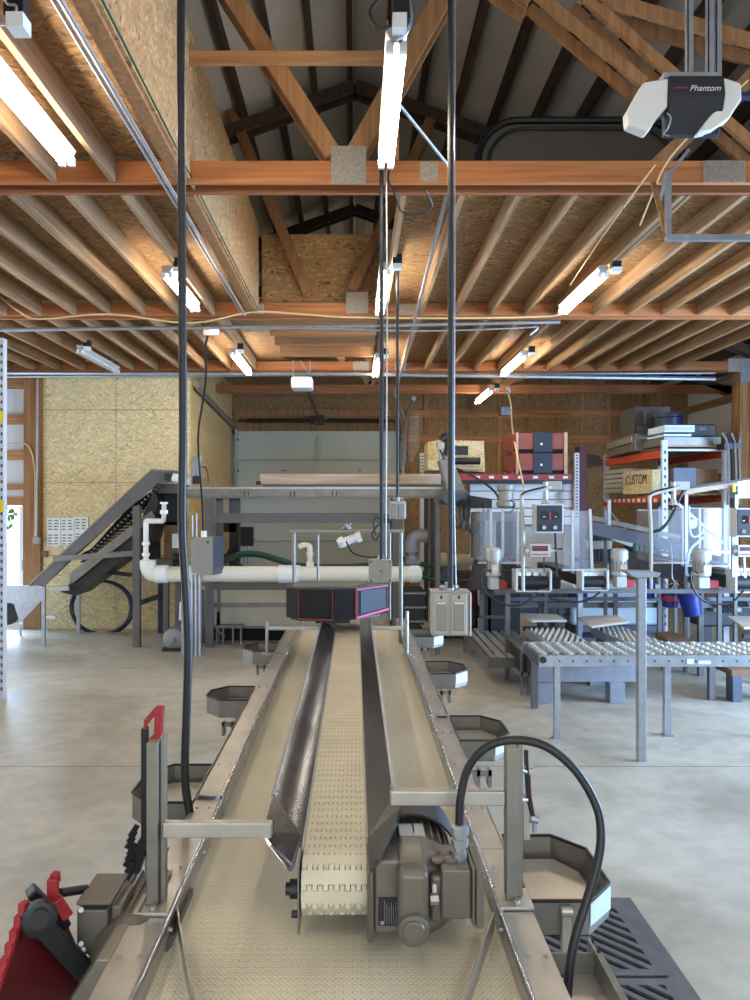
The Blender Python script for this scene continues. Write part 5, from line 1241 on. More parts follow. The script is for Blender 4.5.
tag(MB().box(P(501,0,16.7).x,P(511,0,16.7).x,16.7,16.85,P(0,415,16.7).z,P(0,407,16.7).z).build('wall_junction_box', M['galv']), 'grey junction box on the rear girt above the totes', 'junction box')
# ------------------------------------------------------------------ pallet rack with totes (red shelf)
YR = 12.3
t = thing('pallet_rack', (P(520,0,YR).x, YR+.5, 0), 'pallet rack with white perforated upright and dark red beam behind the weigher', 'pallet rack')
bxp(428,572,474,480,YR,.06,'beam','rack_red',t); bxp(428,572,480,484,YR+.02,.05,'beam_lower','black',t)
m = MB()
for x in (475,489,503,518,533,549,563): m.box(P(x,0,YR).x,P(x+5,0,YR).x,YR-.006,YR,P(0,478.5,YR).z,P(0,476,YR).z)
m.build('beam_label', M['paper'], t)
for Y in (YR-.05, YR+1.0): MB().box(P(574,0,YR).x,P(578.5,0,YR).x,Y,Y+.08,0,P(0,453,YR).z).build('upright', M['rack_white'], t)
for Y in (YR-.05, YR+1.0): MB().box(P(430,0,YR).x,P(434,0,YR).x,Y,Y+.08,0,P(0,474,YR).z).build('upright', M['dark_metal'], t)
m = MB()
for i in range(20): z = P(0,455+i*3.2,YR).z; m.box(P(575,0,YR).x,P(577,0,YR).x,YR-.055,YR-.05,z-.02,z)
m.build('upright_holes', M['dark_metal'], t)
MB().box(P(428,0,YR).x,P(572,0,YR).x,YR+.06,YR+1.0,P(0,475,YR).z-.02,P(0,475,YR).z).build('shelf_board', M['brown'], t)
bxp(580,587,446,600,12.4,.3,'back_board','red_dark',t)
t = thing('white_slat_panel', (P(520,0,13).x, 12.9, 0), 'stack of white ribbed panels under the red rack beam', 'panel stack')
for i in range(5):
    y0 = 483+i*8.5; bxp(470,573,y0,y0+7.6,12.6+.02*(i%2),.12,'panel','white',t,.004)
MB().box(P(472,0,12.8).x,P(570,0,12.8).x,12.8,13.0,0,P(0,526,12.8).z).build('panel_base', M['white'], t)
for i,(y0,y1) in enumerate(((433,449),(453.5,470))):
    t = thing('tote_bin', P(534,y1,12.2), ('upper','lower')[i]+' brown red slotted tote with navy band on the red shelf', 'tote')
    Yq = 12.25
    xl, xm, xr = 502, 516, 567
    a_, b_, c_ = P(xl,0,Yq+.55).x, P(xm,0,Yq).x, P(xr,0,Yq).x
    z0, z1 = P(0,y1+4,Yq).z, P(0,y0,Yq).z
    MB().prism([(b_,Yq,z0+.06),(c_,Yq,z0+.06),(c_,Yq+.6,z0+.06),(a_,Yq+.5,z0+.06)], (0,0,z1-z0-.06)).build('body', M['tote'], t, bevel=.01)
    bxp(533.5,552.5,y0-.5,y1+3,Yq-.02,.03,'band','tote_band',t)
    m = MB()
    for x in ((516,518),(564,567)): m.box(P(x[0],0,Yq).x,P(x[1],0,Yq).x,Yq-.03,Yq+.02,z0,z1+.01)
    m.build('corner_post', M['plank'], t)
    m = MB().box(P(520,0,Yq).x,P(564,0,Yq).x,Yq+.02,Yq+.3,z0,z0+.06); m.build('slot_recess', M['pit'], t)
    m = MB().box(a_+.05,b_-.02,Yq+.1,Yq+.4,z0,z0+.06); m.build('skid', M['tote'], t)
    m = MB().cyl(P(541.5,(y0+y1)/2+3,Yq-.022),P(541.5,(y0+y1)/2+3,Yq-.03),.02,n=12); m.build('emblem', M['paper'], t)
# ------------------------------------------------------------------ pallet rack at the right
t = thing('pallet_rack', (5.0, 12.4, 0), 'tall pallet rack with orange beams and white uprights in the right rear', 'pallet rack')
RK = [(4.55,11.0,P(0,440,11).z,'a'),(5.45,11.0,P(0,445,11).z,'b'),(4.70,14.0,3.0,'c'),(5.7,14.0,3.0,'d')]
for (x,y,z,_) in RK: 
    MB().box(x-.04,x+.04,y,y+.07,0,z).build('upright', M['rack_white'], t)
m = MB()
for i in range(22): m.box(4.51+.025,4.55+.01,10.995,11.0,.3+i*.12,.35+i*.12)
m.build('upright_holes', M['dark_metal'], t)
def rz(y, za, zb): return za+(zb-za)*(y-11)/3
MB().bar((4.55,11.05,P(0,453,11).z),(4.70,14.05,2.85),.05,.12).build('beam', M['orange'], t)
MB().bar((5.45,11.05,P(0,453,11).z),(5.7,14.05,2.85),.05,.12).build('beam', M['orange'], t)
MB().bar((4.52,11.05,P(0,498,11).z),(4.67,14.05,2.08),.05,.10).build('beam', M['orange'], t)
MB().bar((5.45,11.05,P(0,498,11).z),(5.7,14.05,2.08),.05,.10).build('beam', M['orange'], t)
m = MB()
for i in range(11):
    f_ = .04+i*.085; m.box(4.485+.15*f_,4.495+.15*f_,11.05+3*f_,11.15+3*f_,2.12+.0*f_-.01,2.17)
m.build('beam_studs', M['white'], t)
MB().bar((4.55,11.03,P(0,450,11).z),(5.45,11.03,P(0,450,11).z),.03,.03).bar((4.55,11.03,P(0,489,11).z),(5.45,11.03,P(0,489,11).z),.03,.03).bar((4.55,11.03,P(0,492,11).z),(5.45,11.03,P(0,545,11).z),.03,.04).bar((4.7,14.0,2.0),(4.62,12.4,1.5),.03,.03).build('end_brace', M['rack_white'], t)
MB().prism([(4.5,11.1,P(0,448,11).z-.01),(5.5,11.1,P(0,448,11).z-.01),(5.75,14.1,2.94),(4.68,14.1,2.94)], (0,0,.02)).build('deck', M['brown'], t)
MB().prism([(4.5,11.1,P(0,495,11).z),(5.5,11.1,P(0,495,11).z),(5.75,14.1,2.13),(4.68,14.1,2.13)], (0,0,.02)).build('deck', M['brown'], t)
zd = P(0,447,11).z+.03
t = thing('grey_base_unit', (5.0,11.4,zd), 'grey flat crate at the front of the top rack deck', 'crate')
MB().box(4.57,5.42,11.1,11.9,zd,zd+.13).build('body', M['steel_dull'], t, bevel=.008)
MB().box(4.55,5.44,11.08,11.12,zd-.02,zd+.0).build('lip', M['plank'], t)
t = thing('steel_tray', (4.8,11.4,zd+.14), 'pale metal tray stacked on the grey crate, with thin tray below', 'tray')
MB().box(4.57,5.02,11.08,11.7,zd+.20,zd+.30).build('tray', M['label_blue'], t, bevel=.006)
MB().box(4.56,4.96,11.06,11.7,zd+.135,zd+.165).build('lower_tray', M['label_blue'], t)
m = MB().box(4.58,5.0,11.072,11.08,zd+.225,zd+.27); m.build('tray_face', M['box_light'], t)
t = thing('black_case', (5.2,11.4,zd+.14), 'black carrying case beside the pale tray on the rack', 'case')
MB().box(4.98,5.42,11.25,11.75,zd+.14,zd+.33).build('shell', M['black'], t, bevel=.02)
MB().box(5.16,5.26,11.24,11.25,zd+.24,zd+.28).build('clasp', M['ink'], t)
t = thing('long_grey_cabinet', (4.75,12.6,zd), 'long grey drawer cabinet lying along the left rack beam', 'cabinet')
MB().prism([(4.45,11.9,zd-.02),(5.0,11.9,zd-.02),(5.1,13.7,zd-.02),(4.6,13.7,zd-.02)], (0,0,.28)).build('body', M['steel_dull'], t, bevel=.01)
m = MB()
for f_ in (.1,.4,.72): m.box(4.43+.15*f_,4.46+.15*f_,11.9+1.7*f_,12.3+1.7*f_,zd+.12,zd+.22)
m.build('drawer_front', M['steel'], t, bevel=.004)
t = thing('dark_cabinet', (4.95,14.5,2.95), 'tall dark grey cabinet at the back of the top rack deck', 'cabinet')
MB().box(4.95,5.6,13.3,14.0,2.9,P(0,407,13.4).z).build('body', M['tub'], t, bevel=.01)
MB().box(5.08,5.12,13.18,13.2,P(0,425,13.3).z,P(0,412,13.3).z).build('handle', M['ink'], t)
MB().box(4.97,5.2,13.17,13.2,P(0,436,13.3).z,P(0,427,13.3).z).build('label_panel', M['steel_dull'], t)
t = thing('blue_drum', (5.2,12.6,zd), 'blue round plastic tub behind the pale tray on the rack', 'tub')
MB().lathe((5.32,12.7,zd+.02),(0,0,1),[(.22,0),(.24,.56),(.26,.57),(.26,.62),(.22,.63)],26).build('shell', M['blue_dark'], t)
z2 = P(0,495,11).z+.03
t = thing('plastic_crate_stack', (4.8,13.2,z2), 'stack of off white ribbed trays on the lower rack deck', 'tray stack')
for i in range(5): MB().box(4.6,5.1,12.9,13.9,z2+i*.085+.03,z2+i*.085+.105).build('tray', M['white_dull'], t, bevel=.015)
t = thing('printed_carton', (4.7,11.9,z2), 'pale printed carton on the lower rack deck beside the front upright', 'carton')
MB().box(4.50,4.75,11.35,12.6,z2,z2+.36).build('carton', M['osb_wall'], t)
text_mesh('carton_text', 'CUSTOM', .22, M['dark_metal'], t, (4.495,12.0,z2+.22), (0,-1,0), (0,0,1), align='CENTER')
t = thing('grey_carton', (5.1,11.5,z2), 'wide grey and brown box between the right rack uprights', 'box')
MB().box(4.76,5.1,11.2,12.2,z2,z2+.38).build('carton', M['bluegrey'], t, bevel=.005)
MB().box(5.1,5.42,11.2,12.2,z2,z2+.36).build('brown_half', M['brown'], t, bevel=.005)
t = thing('tool_bundle', P(733,470,10.8), 'bundle of dark handled tools hanging by the right rack upright', 'tools')
for i,(x,dx) in enumerate(((722,6),(726,6),(731,4),(736,-3),(741,-2))):
    MB().tube([P(x,433+i%2*2,10.8),P(x+dx*.7,440,10.8),P(x+dx,450,10.8),P(x+dx+1,480,10.8),P(x+dx,505,10.8)], .022, 8).build('handle', M['black' if i%2 else 'steel_dull'], t)
MB().box(P(724,0,10.8).x,P(742,0,10.8).x,10.78,11.02,P(0,449,10.8).z,P(0,443,10.8).z).build('hanger', M['black'], t)
tag(MB().prism([P(578,452,14),P(600,456,14),P(603,466,14),P(585,468,14),P(578,460,14)], (0,.5,0)).build('folded_tarp', M['tub'], smooth=False), 'dark folded tarp on the wall bracket left of the orange rack', 'tarp')
# ------------------------------------------------------------------ weighing line
def motor_can(x0, x1, ytop, ybot, Y, label):
    t = thing('vertical_motor', P((x0+x1)/2, ybot, Y), label, 'motor')
    c = P((x0+x1)/2, ybot, Y); wd = (P(x1,0,Y).x-P(x0,0,Y).x)/2; h = P(0,ytop,Y).z-c.z
    MB().lathe(c+Vector((0,.1,h*.28)),(0,0,1),[(wd*.75,0),(wd*.95,.02),(wd*.95,.05),(wd*.82,.06),(wd*.82,h*.44)],20).build('motor_body', M['motor_white'], t)
    m = MB()
    for i in range(16):
        a = i*.3927; m.bar(c+Vector((math.cos(a)*wd*.84,.1+math.sin(a)*wd*.84,h*.36)), c+Vector((math.cos(a)*wd*.84,.1+math.sin(a)*wd*.84,h*.66)), .004,.018,up=(math.cos(a),math.sin(a),0))
    m.build('cooling_fins', M['motor_steel'], t)
    MB().lathe(c+Vector((0,.1,h*.70)),(0,0,1),[(wd*.98,0),(wd*1.0,.02),(wd*.98,h*.22),(wd*.7,h*.27)],20).build('fan_cover', M['motor_white'], t)
    MB().box(c.x-wd*.6,c.x+wd*.6,c.y+.02,c.y+.18,c.z,c.z+h*.28).build('gearbox', M['box_light'], t, bevel=.012)
    MB().box(c.x+wd*.3,c.x+wd*1.6,c.y+.03,c.y+.14,c.z+.0,c.z+h*.2).build('coupling_guard', M['red'], t, bevel=.01)
    MB().box(c.x-wd*.5,c.x+wd*.3,c.y-wd*.7,c.y-wd*.6+.02,c.z+h*.4,c.z+h*.6).build('name_plate', M['plank'], t)
    return t
YWL = 8.7
motor_can(487,503,547,590,YWL,'leftmost pale vertical motor, beside the first weigher belt')
motor_can(614,631,548,588,YWL,'middle pale vertical motor, left of the tall t shaped post')
motor_can(696,715,548,589,YWL,'rightmost pale vertical motor, above the blue buckets')
def belt_head(x0, x1, y0, y1, Y, label):
    t = thing('weigher_belt', P((x0+x1)/2, y1, Y), label, 'weigher belt')
    a = P(x0,y1,Y); b_ = P(x1,y0,Y)
    r = (b_.z-a.z)/2
    MB().cyl((a.x,Y+r,a.z+r),(b_.x,Y+r,a.z+r),r,n=20).box(a.x,b_.x,Y+r,Y+2.2,a.z,b_.z-.002).build('belt', M['black'], t)
    for x in (a.x-.03, b_.x+.005): MB().box(x,x+.025,Y-.02,Y+.2,a.z-.02,b_.z+.08).build('end_plate', M['white_dull'], t, bevel=.004)
    MB().box(a.x-.02,b_.x+.02,Y+.02,Y+.06,b_.z+.07,b_.z+.095).build('guide_bar', M['steel'], t)
    MB().box(a.x-.02,b_.x+.02,Y+.0,Y+.04,a.z-.035,a.z-.02).build('scraper', M['box_light'], t)
    m = MB()
    for i in range(4): 
        xx = a.x+(b_.x-a.x)*(i+.5)/4; m.box(xx-.03,xx+.03,Y+.06,Y+.3,b_.z+.005,b_.z+.05)
    m.build('sensor_block', M['paper'], t, bevel=.005)
    MB().box(a.x-.03,a.x+.0,Y+2.0,Y+2.06,0,a.z).build('rear_leg', M['grey_paint'], t); MB().box(b_.x+.0,b_.x+.03,Y+2.0,Y+2.06,0,a.z).build('rear_leg', M['grey_paint'], t)
    return t
belt_head(518,549,577,589,8.6,'left weigher belt end with black roller between white plates')
belt_head(584,606,577,588,8.6,'middle weigher belt end just right of the grey post')
belt_head(737,765,577,590,8.6,'right weigher belt end at the picture edge')
t = thing('weigher_stand', (P(560,0,8.8).x, 9.4, 0), 'grey tube frame carrying the weigher line at the right', 'machine frame')
def leg(x, Y, y0, wd=.05, mat='grey_paint', nm='leg'):
    q_ = P(x,y0,Y); MB().box(q_.x-wd/2,q_.x+wd/2,Y,Y+wd,0,q_.z).build(nm, M[mat], t)
leg(508,8.85,590,.055); leg(482,10.2,590,.055); leg(580.5,9.1,573,.06,'galv'); leg(701.5,9.1,590,.06); leg(616,10.3,590); leg(546,10.3,590); leg(660,10.3,590)
def hb(x0,y0,x1,y1,Y,w_=.04,h_=.05,nm='cross_rail',mat='grey_paint',Yb=None):
    MB().bar(P(x0,y0,Y),P(x1,y1,Yb or Y),w_,h_).build(nm, M[mat], t)
hb(494,591,760,591,8.85); hb(510,599,760,599,10.2,.04,.05,'cross_rail','bluegrey'); hb(482,593,508,593,10.2,.04,.05,'side_rail','grey_paint',8.85)
hb(505,605,760,605,10.4,.06,.07,'heavy_beam','grey_paint')
hb(482,617,508,617,10.2,.04,.04,'side_rail','grey_paint',8.85)
# cables drooping
def ct(pts, r, label, mat='rubber', nm='cable'): return tag(MB().tube(pts, r, 8).build(nm, M[mat]), label, 'cable')
ct([P(493,572,8.7),P(484,570,8.6),P(481,578,8.6),P(484,590,8.6),P(495,600,8.6),P(512,606,8.6),P(525,603,8.6),P(534,595,8.6),P(539,588,8.7)], .012, 'black cable looping under the left weigher belt')
ct([P(549,598,8.6),P(575,602,8.6),P(590,599,8.6),P(600,592,8.6)], .012, 'black cable sagging under the middle weigher belt')
ct([P(698,573,8.6),P(691,571,8.6),P(692,584,8.6),P(700,598,8.6),P(715,604,8.6),P(732,602,8.6),P(744,590,8.6)], .012, 'black cable looping under the right vertical motor')
# clear guard boxes
def guard(x0,x1,y0,y1,Y,dep,label,posts):
    t = thing('clear_guard', P((x0+x1)/2,y1,Y), label, 'clear guard')
    bxp(x0,x1,y0,y1,Y,.008,'front_sheet','glass',t)
    a = P(x0,y1,Y); b_ = P(x1,y0,Y)
    MB().box(a.x,a.x+.008,Y+.008,Y+dep,a.z,b_.z).build('side_sheet', M['glass'], t); MB().box(b_.x-.008,b_.x,Y+.008,Y+dep,a.z,b_.z).build('side_sheet', M['glass'], t)
    for x in posts: 
        q_ = P(x,y1,Y+dep); MB().box(q_.x-.015,q_.x+.015,Y+dep,Y+dep+.03,q_.z-.05,b_.z).build('post', M['box_light'], t)
    MB().box(a.x,b_.x,Y+dep-.01,Y+dep,b_.z-.01,b_.z).box(a.x-.02,b_.x+.02,Y-.02,Y+.03,a.z-.02,a.z).build('edge', M['box_light'], t)
guard(480,522,509,562,9.0,.5,'left clear acrylic guard box behind the leftmost vertical motor',(491,503,518))
guard(564,592,511,569,8.4,.5,'middle clear acrylic guard box right of the dark gauge cabinet',(573,))
guard(652,685,510,562,9.2,.5,'clear acrylic guard sheet in front of the rack upright, left of the far window',(683,))
guard(686,736,508,565,9.2,.4,'right clear acrylic guard box in front of the far window',(700,730))
tag(MB().bar(P(590,509,8.4),P(592,570,8.4),.03,.02).build('guard_post', M['box_light']), 'slim white post at the right edge of the middle acrylic guard', 'post')
# machine body behind the left guard
t = thing('sorting_machine', (P(505,0,10.5).x,10.6,0), 'grey machine body with drum motor behind the left acrylic guard', 'machine')
bxp(476,524,512,560,10.3,.5,'housing','grey_paint',t,.02)
bxp(500,520,522,556,10.2,.1,'front_panel','dark_metal',t,.01)
bxp(484,496,520,550,10.22,.08,'front_panel','steel_dull',t,.01)
MB().prism([P(478,545,10.1),P(540,575,9.2),P(540,583,9.2),P(478,556,10.1)],(0,.05,0)).build('side_rail', M['steel_dull'], t)
MB().prism([P(478,560,9.6),P(560,574,9.0),P(560,590,9.0),P(470,590,9.6)],(0,.3,0)).build('lower_body', M['dark_metal'], t)
MB().box(P(484,0,10.4).x,P(520,0,10.4).x,10.4,10.7,0,P(0,560,10.4).z).build('stand', M['dark_metal'], t)
c_ = P(506,508,9.9)
m = MB().lathe(c_,(0,0,1),[(.10,0),(.13,.03),(.13,.08),(.10,.1),(.10,.22),(.12,.24),(.12,.30)],18); m.build('drum_motor', M['box_grey'], t)
m = MB().tube([P(511,500,9.8),P(514,506,9.8),P(511,512,9.8),P(503,512,9.8)], .015, 8); m.build('lead', M['rubber'], t)
m = MB()
for k_ in range(5): m.tube([P(500+k_*5,555,9.2),P(497+k_*6,562,9.1),P(502+k_*5,570,9.0)], .01, 6)
m.build('hoses', M['rubber'], t)
# arm frames with gauge cabinets and readouts
def arm(dx, Y, label, lx):
    t = thing('gauge_stand', P(522+dx,570,Y), label, 'gauge stand')
    m = MB().tube([P(523+dx,568,Y),P(523+dx,530,Y),P(521.5+dx,500,Y),P(523+dx,495,Y),P(528+dx,493,Y),P(540+dx,490,Y),P(552+dx,487,Y)], .022, 10, 3); m.build('bent_tube', M['box_light'], t)
    m = MB().tube([P(521+dx,495,Y-.03),P(528+dx,491,Y-.03),P(545+dx,487,Y-.03)], .012, 6, 3); m.build('cable', M['rubber'], t)
    MB().cyl(P(545.5+dx,482,Y+.05),P(545.5+dx,503,Y+.05),.03,n=12).cyl(P(545.5+dx,497,Y+.05),P(545.5+dx,505,Y+.05),.02,.06,n=12).build('drop_tube', M['galv'], t)
    bxp(548+dx,562+dx,481,490,Y+.1,.2,'switch_box','box_grey',t,.01)
    MB().cyl(P(523+dx,568,Y)-Vector((0,0,0)),(P(523+dx,0,Y).x,Y,P(0,591,Y).z),.020,n=10).build('foot_tube', M['box_light'], t)
    return t
def cabinet(x0,x1,y0,y1,Y,label):
    t = thing('gauge_cabinet', P((x0+x1)/2,y1,Y), label, 'gauge cabinet')
    bxp(x0,x1,y0,y1,Y,.15,'housing','white_dull',t,.006)
    bxp(x0+2,x1-1.3,y0+1.5,y1-1.5,Y-.012,.012,'front_window','ceramic',t)
    m = MB(); m2 = MB()
    cx, cy = (x0+x1)/2, (y0+y1)/2
    for ax, ay in ((-5,-3),(6,-3)): m.cyl(P(cx+ax,cy+ay,Y-.02),P(cx+ax,cy+ay,Y-.012),.045,n=18)
    m.cyl(P(cx+1,cy-3,Y-.02),P(cx+1,cy-3,Y-.012),.018,n=12)
    m.build('gauge', M['black'], t)
    for ax, ay in ((-5,9),(6,9)): m2.cyl(P(cx+ax,cy+ay,Y-.03),P(cx+ax,cy+ay,Y-.012),.022,n=14)
    for ax, ay in ((-5,-2),(7,-2)): m2.box(P(cx+ax-2,0,Y).x,P(cx+ax+2,0,Y).x,Y-.024,Y-.02,P(0,cy+ay+.8,Y).z,P(0,cy+ay-.2,Y).z)
    m2.build('knob', M['galv'], t)
    bxp(cx,cx+1.6,cy-6,cy+1,Y-.026,.006,'red_mark','red',t)
    return t
def readout(x0,x1,y0,y1,Y,label):
    t = thing('weight_readout', P((x0+x1)/2,y1,Y), label, 'readout')
    bxp(x0,x1,y0,y1,Y,.08,'housing','box_light',t,.006)
    bxp(x0+2.5,x1-2.5,y0+2,y1-6,Y-.006,.006,'display','red_dark',t)
    bxp(x0+4,x1-4,y0+3.4,y1-8.6,Y-.010,.004,'digits','red',t)
    bxp(x0+2,x1-2,y1-3,y1-2,Y-.006,.006,'red_line','red',t)
    m = MB()
    for x in (x0-2.5,x1+1.5): m.cyl(P(x,(y0+y1)/2,Y+.0),P(x,(y0+y1)/2,Y+.05),.022,n=10)
    m.cyl(P(x1,(y0+y1)/2,Y+.04),P(x1+8,(y0+y1)/2,Y+.04),.012,n=8)
    m.build('pivot_knob', M['galv'], t)
    return t
arm(0, 8.2, 'bent white tube stand holding the left gauge cabinet', 0)
t = arm(128, 8.87, 'bent white tube stand beneath the right rack', 0)
cabinet(535,563.5,504,533,8.1,'left dark faced gauge cabinet with two dials')
cabinet(736,762,508,537,8.1,'right dark faced gauge cabinet at the picture edge')
readout(530,550.5,544,557,8.1,'left small weight readout with dark red display')
readout(738,764,545,557,8.1,'right small weight readout with dark red display at the edge')
t = thing('readout_pole', P(556,570,8.25), 'dark pole under the left gauge cabinet', 'pole')
MB().bar(P(555,533,8.25),P(557,577,8.25),.02,.02).bar(P(544,557,8.25),P(544,572,8.25),.012,.012).bar(P(553,549,8.25),P(562,549,8.25),.02,.02).build('pole', M['dark_metal'], t)
t = thing('readout_pole', P(745,575,8.25), 'dark pole under the right weight readout', 'pole')
MB().bar(P(744,557,8.25),P(745,578,8.25),.02,.02).bar(P(733,530,8.25),P(733,577,8.25),.03,.03).build('pole', M['galv'], t)
# overhead belt scale head at right (665..735, 486..505)
t = thing('overhead_feeder', P(715,490,9.4), 'pale belt feeder on tubes below the right rack shelves', 'feeder')
MB().prism([P(684,495,9.3),P(738,486,9.3),P(738,482,9.3),P(688,489,9.3)],(0,.3,0)).build('deck', M['plank'], t)
MB().prism([P(684,489,9.28),P(750,480,9.28),P(750,478,9.28),P(684,487,9.28)],(0,.02,0)).build('edge_rail', M['dark_metal'], t)
MB().box(P(738,0,9.3).x,P(760,0,9.3).x,9.3,9.5,P(0,498,9.3).z,P(0,480,9.3).z).build('end_block', M['galv'], t)
m = MB().bar(P(686,495,9.3),P(686,575,9.3),.035,.035).bar(P(736,495,9.3),P(736,578,9.3),.035,.035).bar(P(686,552,9.3),P(736,552,9.3),.02,.03).bar(P(686,575,9.3),P(736,575,9.3),.02,.03); m.build('tube_frame', M['galv'], t)
m = MB()
for x in (686,736): m.box(P(x,0,9.3).x-.02,P(x,0,9.3).x+.02,9.3,9.34,0,P(0,575,9.3).z)
m.build('leg', M['grey_paint'], t)
m = MB().tube([P(689,506,9.28),P(690,530,9.28),P(694,537,9.28),P(702,533,9.28),P(703,528,9.28)], .012, 8).tube([P(687,565,9.28),P(690,550,9.28),P(698,542,9.28),P(703,537,9.28)], .014, 8); m.build('white_hose', M['label_blue'], t)
bxp(733,736,485,492,9.25,.03,'yellow_tag','yellow',t)
# mirror like oval sight glass
m = MB().lathe(P(693,524,9.5),(0,1,0),[(.05,0),(.06,.01)],18); tag(m.build('sight_disc', M['label_blue']), 'pale oval disc behind the acrylic guard', 'disc')
ct([P(686,487,9.2),P(680,497,9.2),P(675,510,9.2),P(668,522,9.2),P(660,530,9.2),P(652,532,9.2)], .02, 'black cable dropping from the feeder across the front rack upright')
# diagonal conveyors behind
t = thing('inclined_conveyor', (P(640,0,10.2).x,10.2,0), 'blue grey sloping conveyor side rail running down to the right', 'conveyor')
MB().prism([P(590,522,10.2),P(604,524,10.2),P(684,543,10.0),P(684,554,10.0),P(590,534,10.2)],(0,.08,0)).build('near_rail', M['bluegrey'], t)
MB().prism([P(590,515,10.9),P(684,536,10.7),P(684,540,10.7),P(590,520,10.9)],(0,.08,0)).build('far_rail', M['steel_dull'], t)
m = MB()
for x in (606, 676): m.box(P(x,0,10.3).x-.02,P(x,0,10.3).x+.02,10.3,10.34,0,P(0,540,10.3).z)
m.build('leg', M['grey_paint'], t)
bxp(608,611,500,535,10.6,.03,'guard_post','box_light',t)
t = thing('dark_conveyor', (P(680,0,9.8).x,9.8,0), 'dark sided belt conveyor sloping down behind the right motors', 'conveyor')
MB().prism([P(625,553,9.9),P(640,551,9.9),P(762,576,9.4),P(762,594,9.4),P(625,572,9.9)],(0,.05,0)).build('near_side', M['dark_metal'], t)
MB().prism([P(640,562,9.85),P(680,562,9.85),P(762,578,9.38),P(762,576,9.38),P(680,558,9.85),P(640,556,9.85)],(0,.02,0)).build('pale_edge', M['plank'], t)
MB().prism([P(650,548,10.4),P(762,570,10.0),P(762,572,10.0),P(650,551,10.4)],(0,.05,0)).build('far_side', M['steel_dull'], t)
m = MB()
for x in (640,720): m.box(P(x,0,10).x-.025,P(x,0,10).x+.025,10.0,10.05,0,P(0,580,10).z)
m.build('leg', M['grey_paint'], t)
# green and blue crates stacked behind
def crate(x0,x1,y0,y1,Y,mat,label,ribs=True,dep=.4):
    t = thing('plastic_crate', P((x0+x1)/2,y1,Y), label, 'crate')
    bxp(x0,x1,y0,y1,Y,dep,'shell',mat,t,.008)
    bxp(x0-.7,x1+.7,y0,y0+1.4,Y-.02,dep+.04,'rim',mat,t)
    m = MB(); n = max(3,int((x1-x0)/4))
    for i in range(n):
        x = x0+(i+.5)*(x1-x0)/n; m.box(P(x-.5,0,Y).x,P(x+.5,0,Y).x,Y-.015,Y,P(0,y1-1,Y).z,P(0,y0+2,Y).z)
    m.build('rib', M[mat], t)
crate(592,612,530,541,11.4,'green','green crate left below the sloping conveyor')
crate(594,612,541,549,11.4,'white_dull','white crate between green and blue crates')
crate(592,612,549,562,11.4,'ceramic','grey blue crate at the bottom of the left crate stack')
crate(633,652,541,553,11.2,'green','green slatted crate right under the sloping conveyor')
crate(633,652,553.5,562,11.2,'ceramic','dark crate under the right green slatted crate')
crate(652,674,549,562,11.4,'green','dark green crate behind the acrylic guard')
tag(MB().prism([P(612,540,10.9),P(619,533,10.9),P(636,537,10.9),P(632,547,10.9)],(0,.1,0)).build('white_bin_lid', M['box_light']), 'tilted pale bin lid below the sloping conveyor', 'lid')
tag(MB().prism([P(657,546,10.6),P(661,542,10.6),P(666,544,10.6),P(662,550,10.6)],(0,.03,0)).build('paper_note', M['paper']), 'tilted white paper note on the green crate', 'note')
t = thing('crate_shelf', (P(630,0,11.4).x,11.5,0), 'dark steel shelf carrying the green crates', 'shelf')
MB().box(P(588,0,11.3).x,P(690,0,11.3).x,11.3,12.0,P(0,564,11.3).z,P(0,561,11.3).z).build('board', M['dark_metal'], t)
for x in (590,640,688): MB().box(P(x,0,11.4).x-.03,P(x,0,11.4).x+.03,11.4,11.46,0,P(0,564,11.4).z).build('leg', M['dark_metal'], t)
# pale tanks and blue tubs under the weighers
t = thing('poly_tank', (P(605,0,11.2).x,11.3,0), 'pale translucent tank low behind the weigher frame', 'tank')
MB().box(P(572,0,11.0).x,P(662,0,11.0).x,11.0,11.7,.3,P(0,584,11.0).z).build('shell', M['label_blue'], t, bevel=.05)
bxp(576,660,626,632,10.95,.05,'skid','bluegrey',t); MB().box(P(576,0,11).x,P(660,0,11).x,11.05,11.6,0,.3).build('base', M['bluegrey'], t)
t = thing('stacked_barrels', (P(510,0,11.2).x,11.3,0), 'dark blue machine base below the left weigher', 'machine base')
MB().box(P(490,0,11.1).x,P(570,0,11.1).x,11.1,11.8,.45,P(0,593,11.1).z).build('beam_block', M['bluegrey'], t, bevel=.02)
for x in (496,555): MB().box(P(x,0,11.1).x,P(x+8,0,11.1).x,11.1,11.5,0,.45).build('foot', M['bluegrey'], t)
tag(MB().box(P(566,0,11.05).x,P(580,0,11.05).x,10.7,10.95,P(0,607,10.7).z,P(0,592,10.7).z).build('blue_tub', M['blue']), 'small dark blue tub hanging below the middle weigher', 'tub')
t = thing('black_pulley', P(550,616,10.6), 'black cylinder and brackets below the left weigher', 'roller')
MB().cyl(P(486,622,10.6),P(496,622,10.6),.06,n=14).cyl(P(540,618,10.6),P(556,618,10.6),.07,n=14).build('roller', M['black'], t)
MB().box(P(489,0,10.6).x,P(493,0,10.6).x,10.58,10.66,0,P(0,625,10.6).z).box(P(546,0,10.6).x,P(550,0,10.6).x,10.58,10.66,0,P(0,620,10.6).z).build('stand', M['dark_metal'], t)
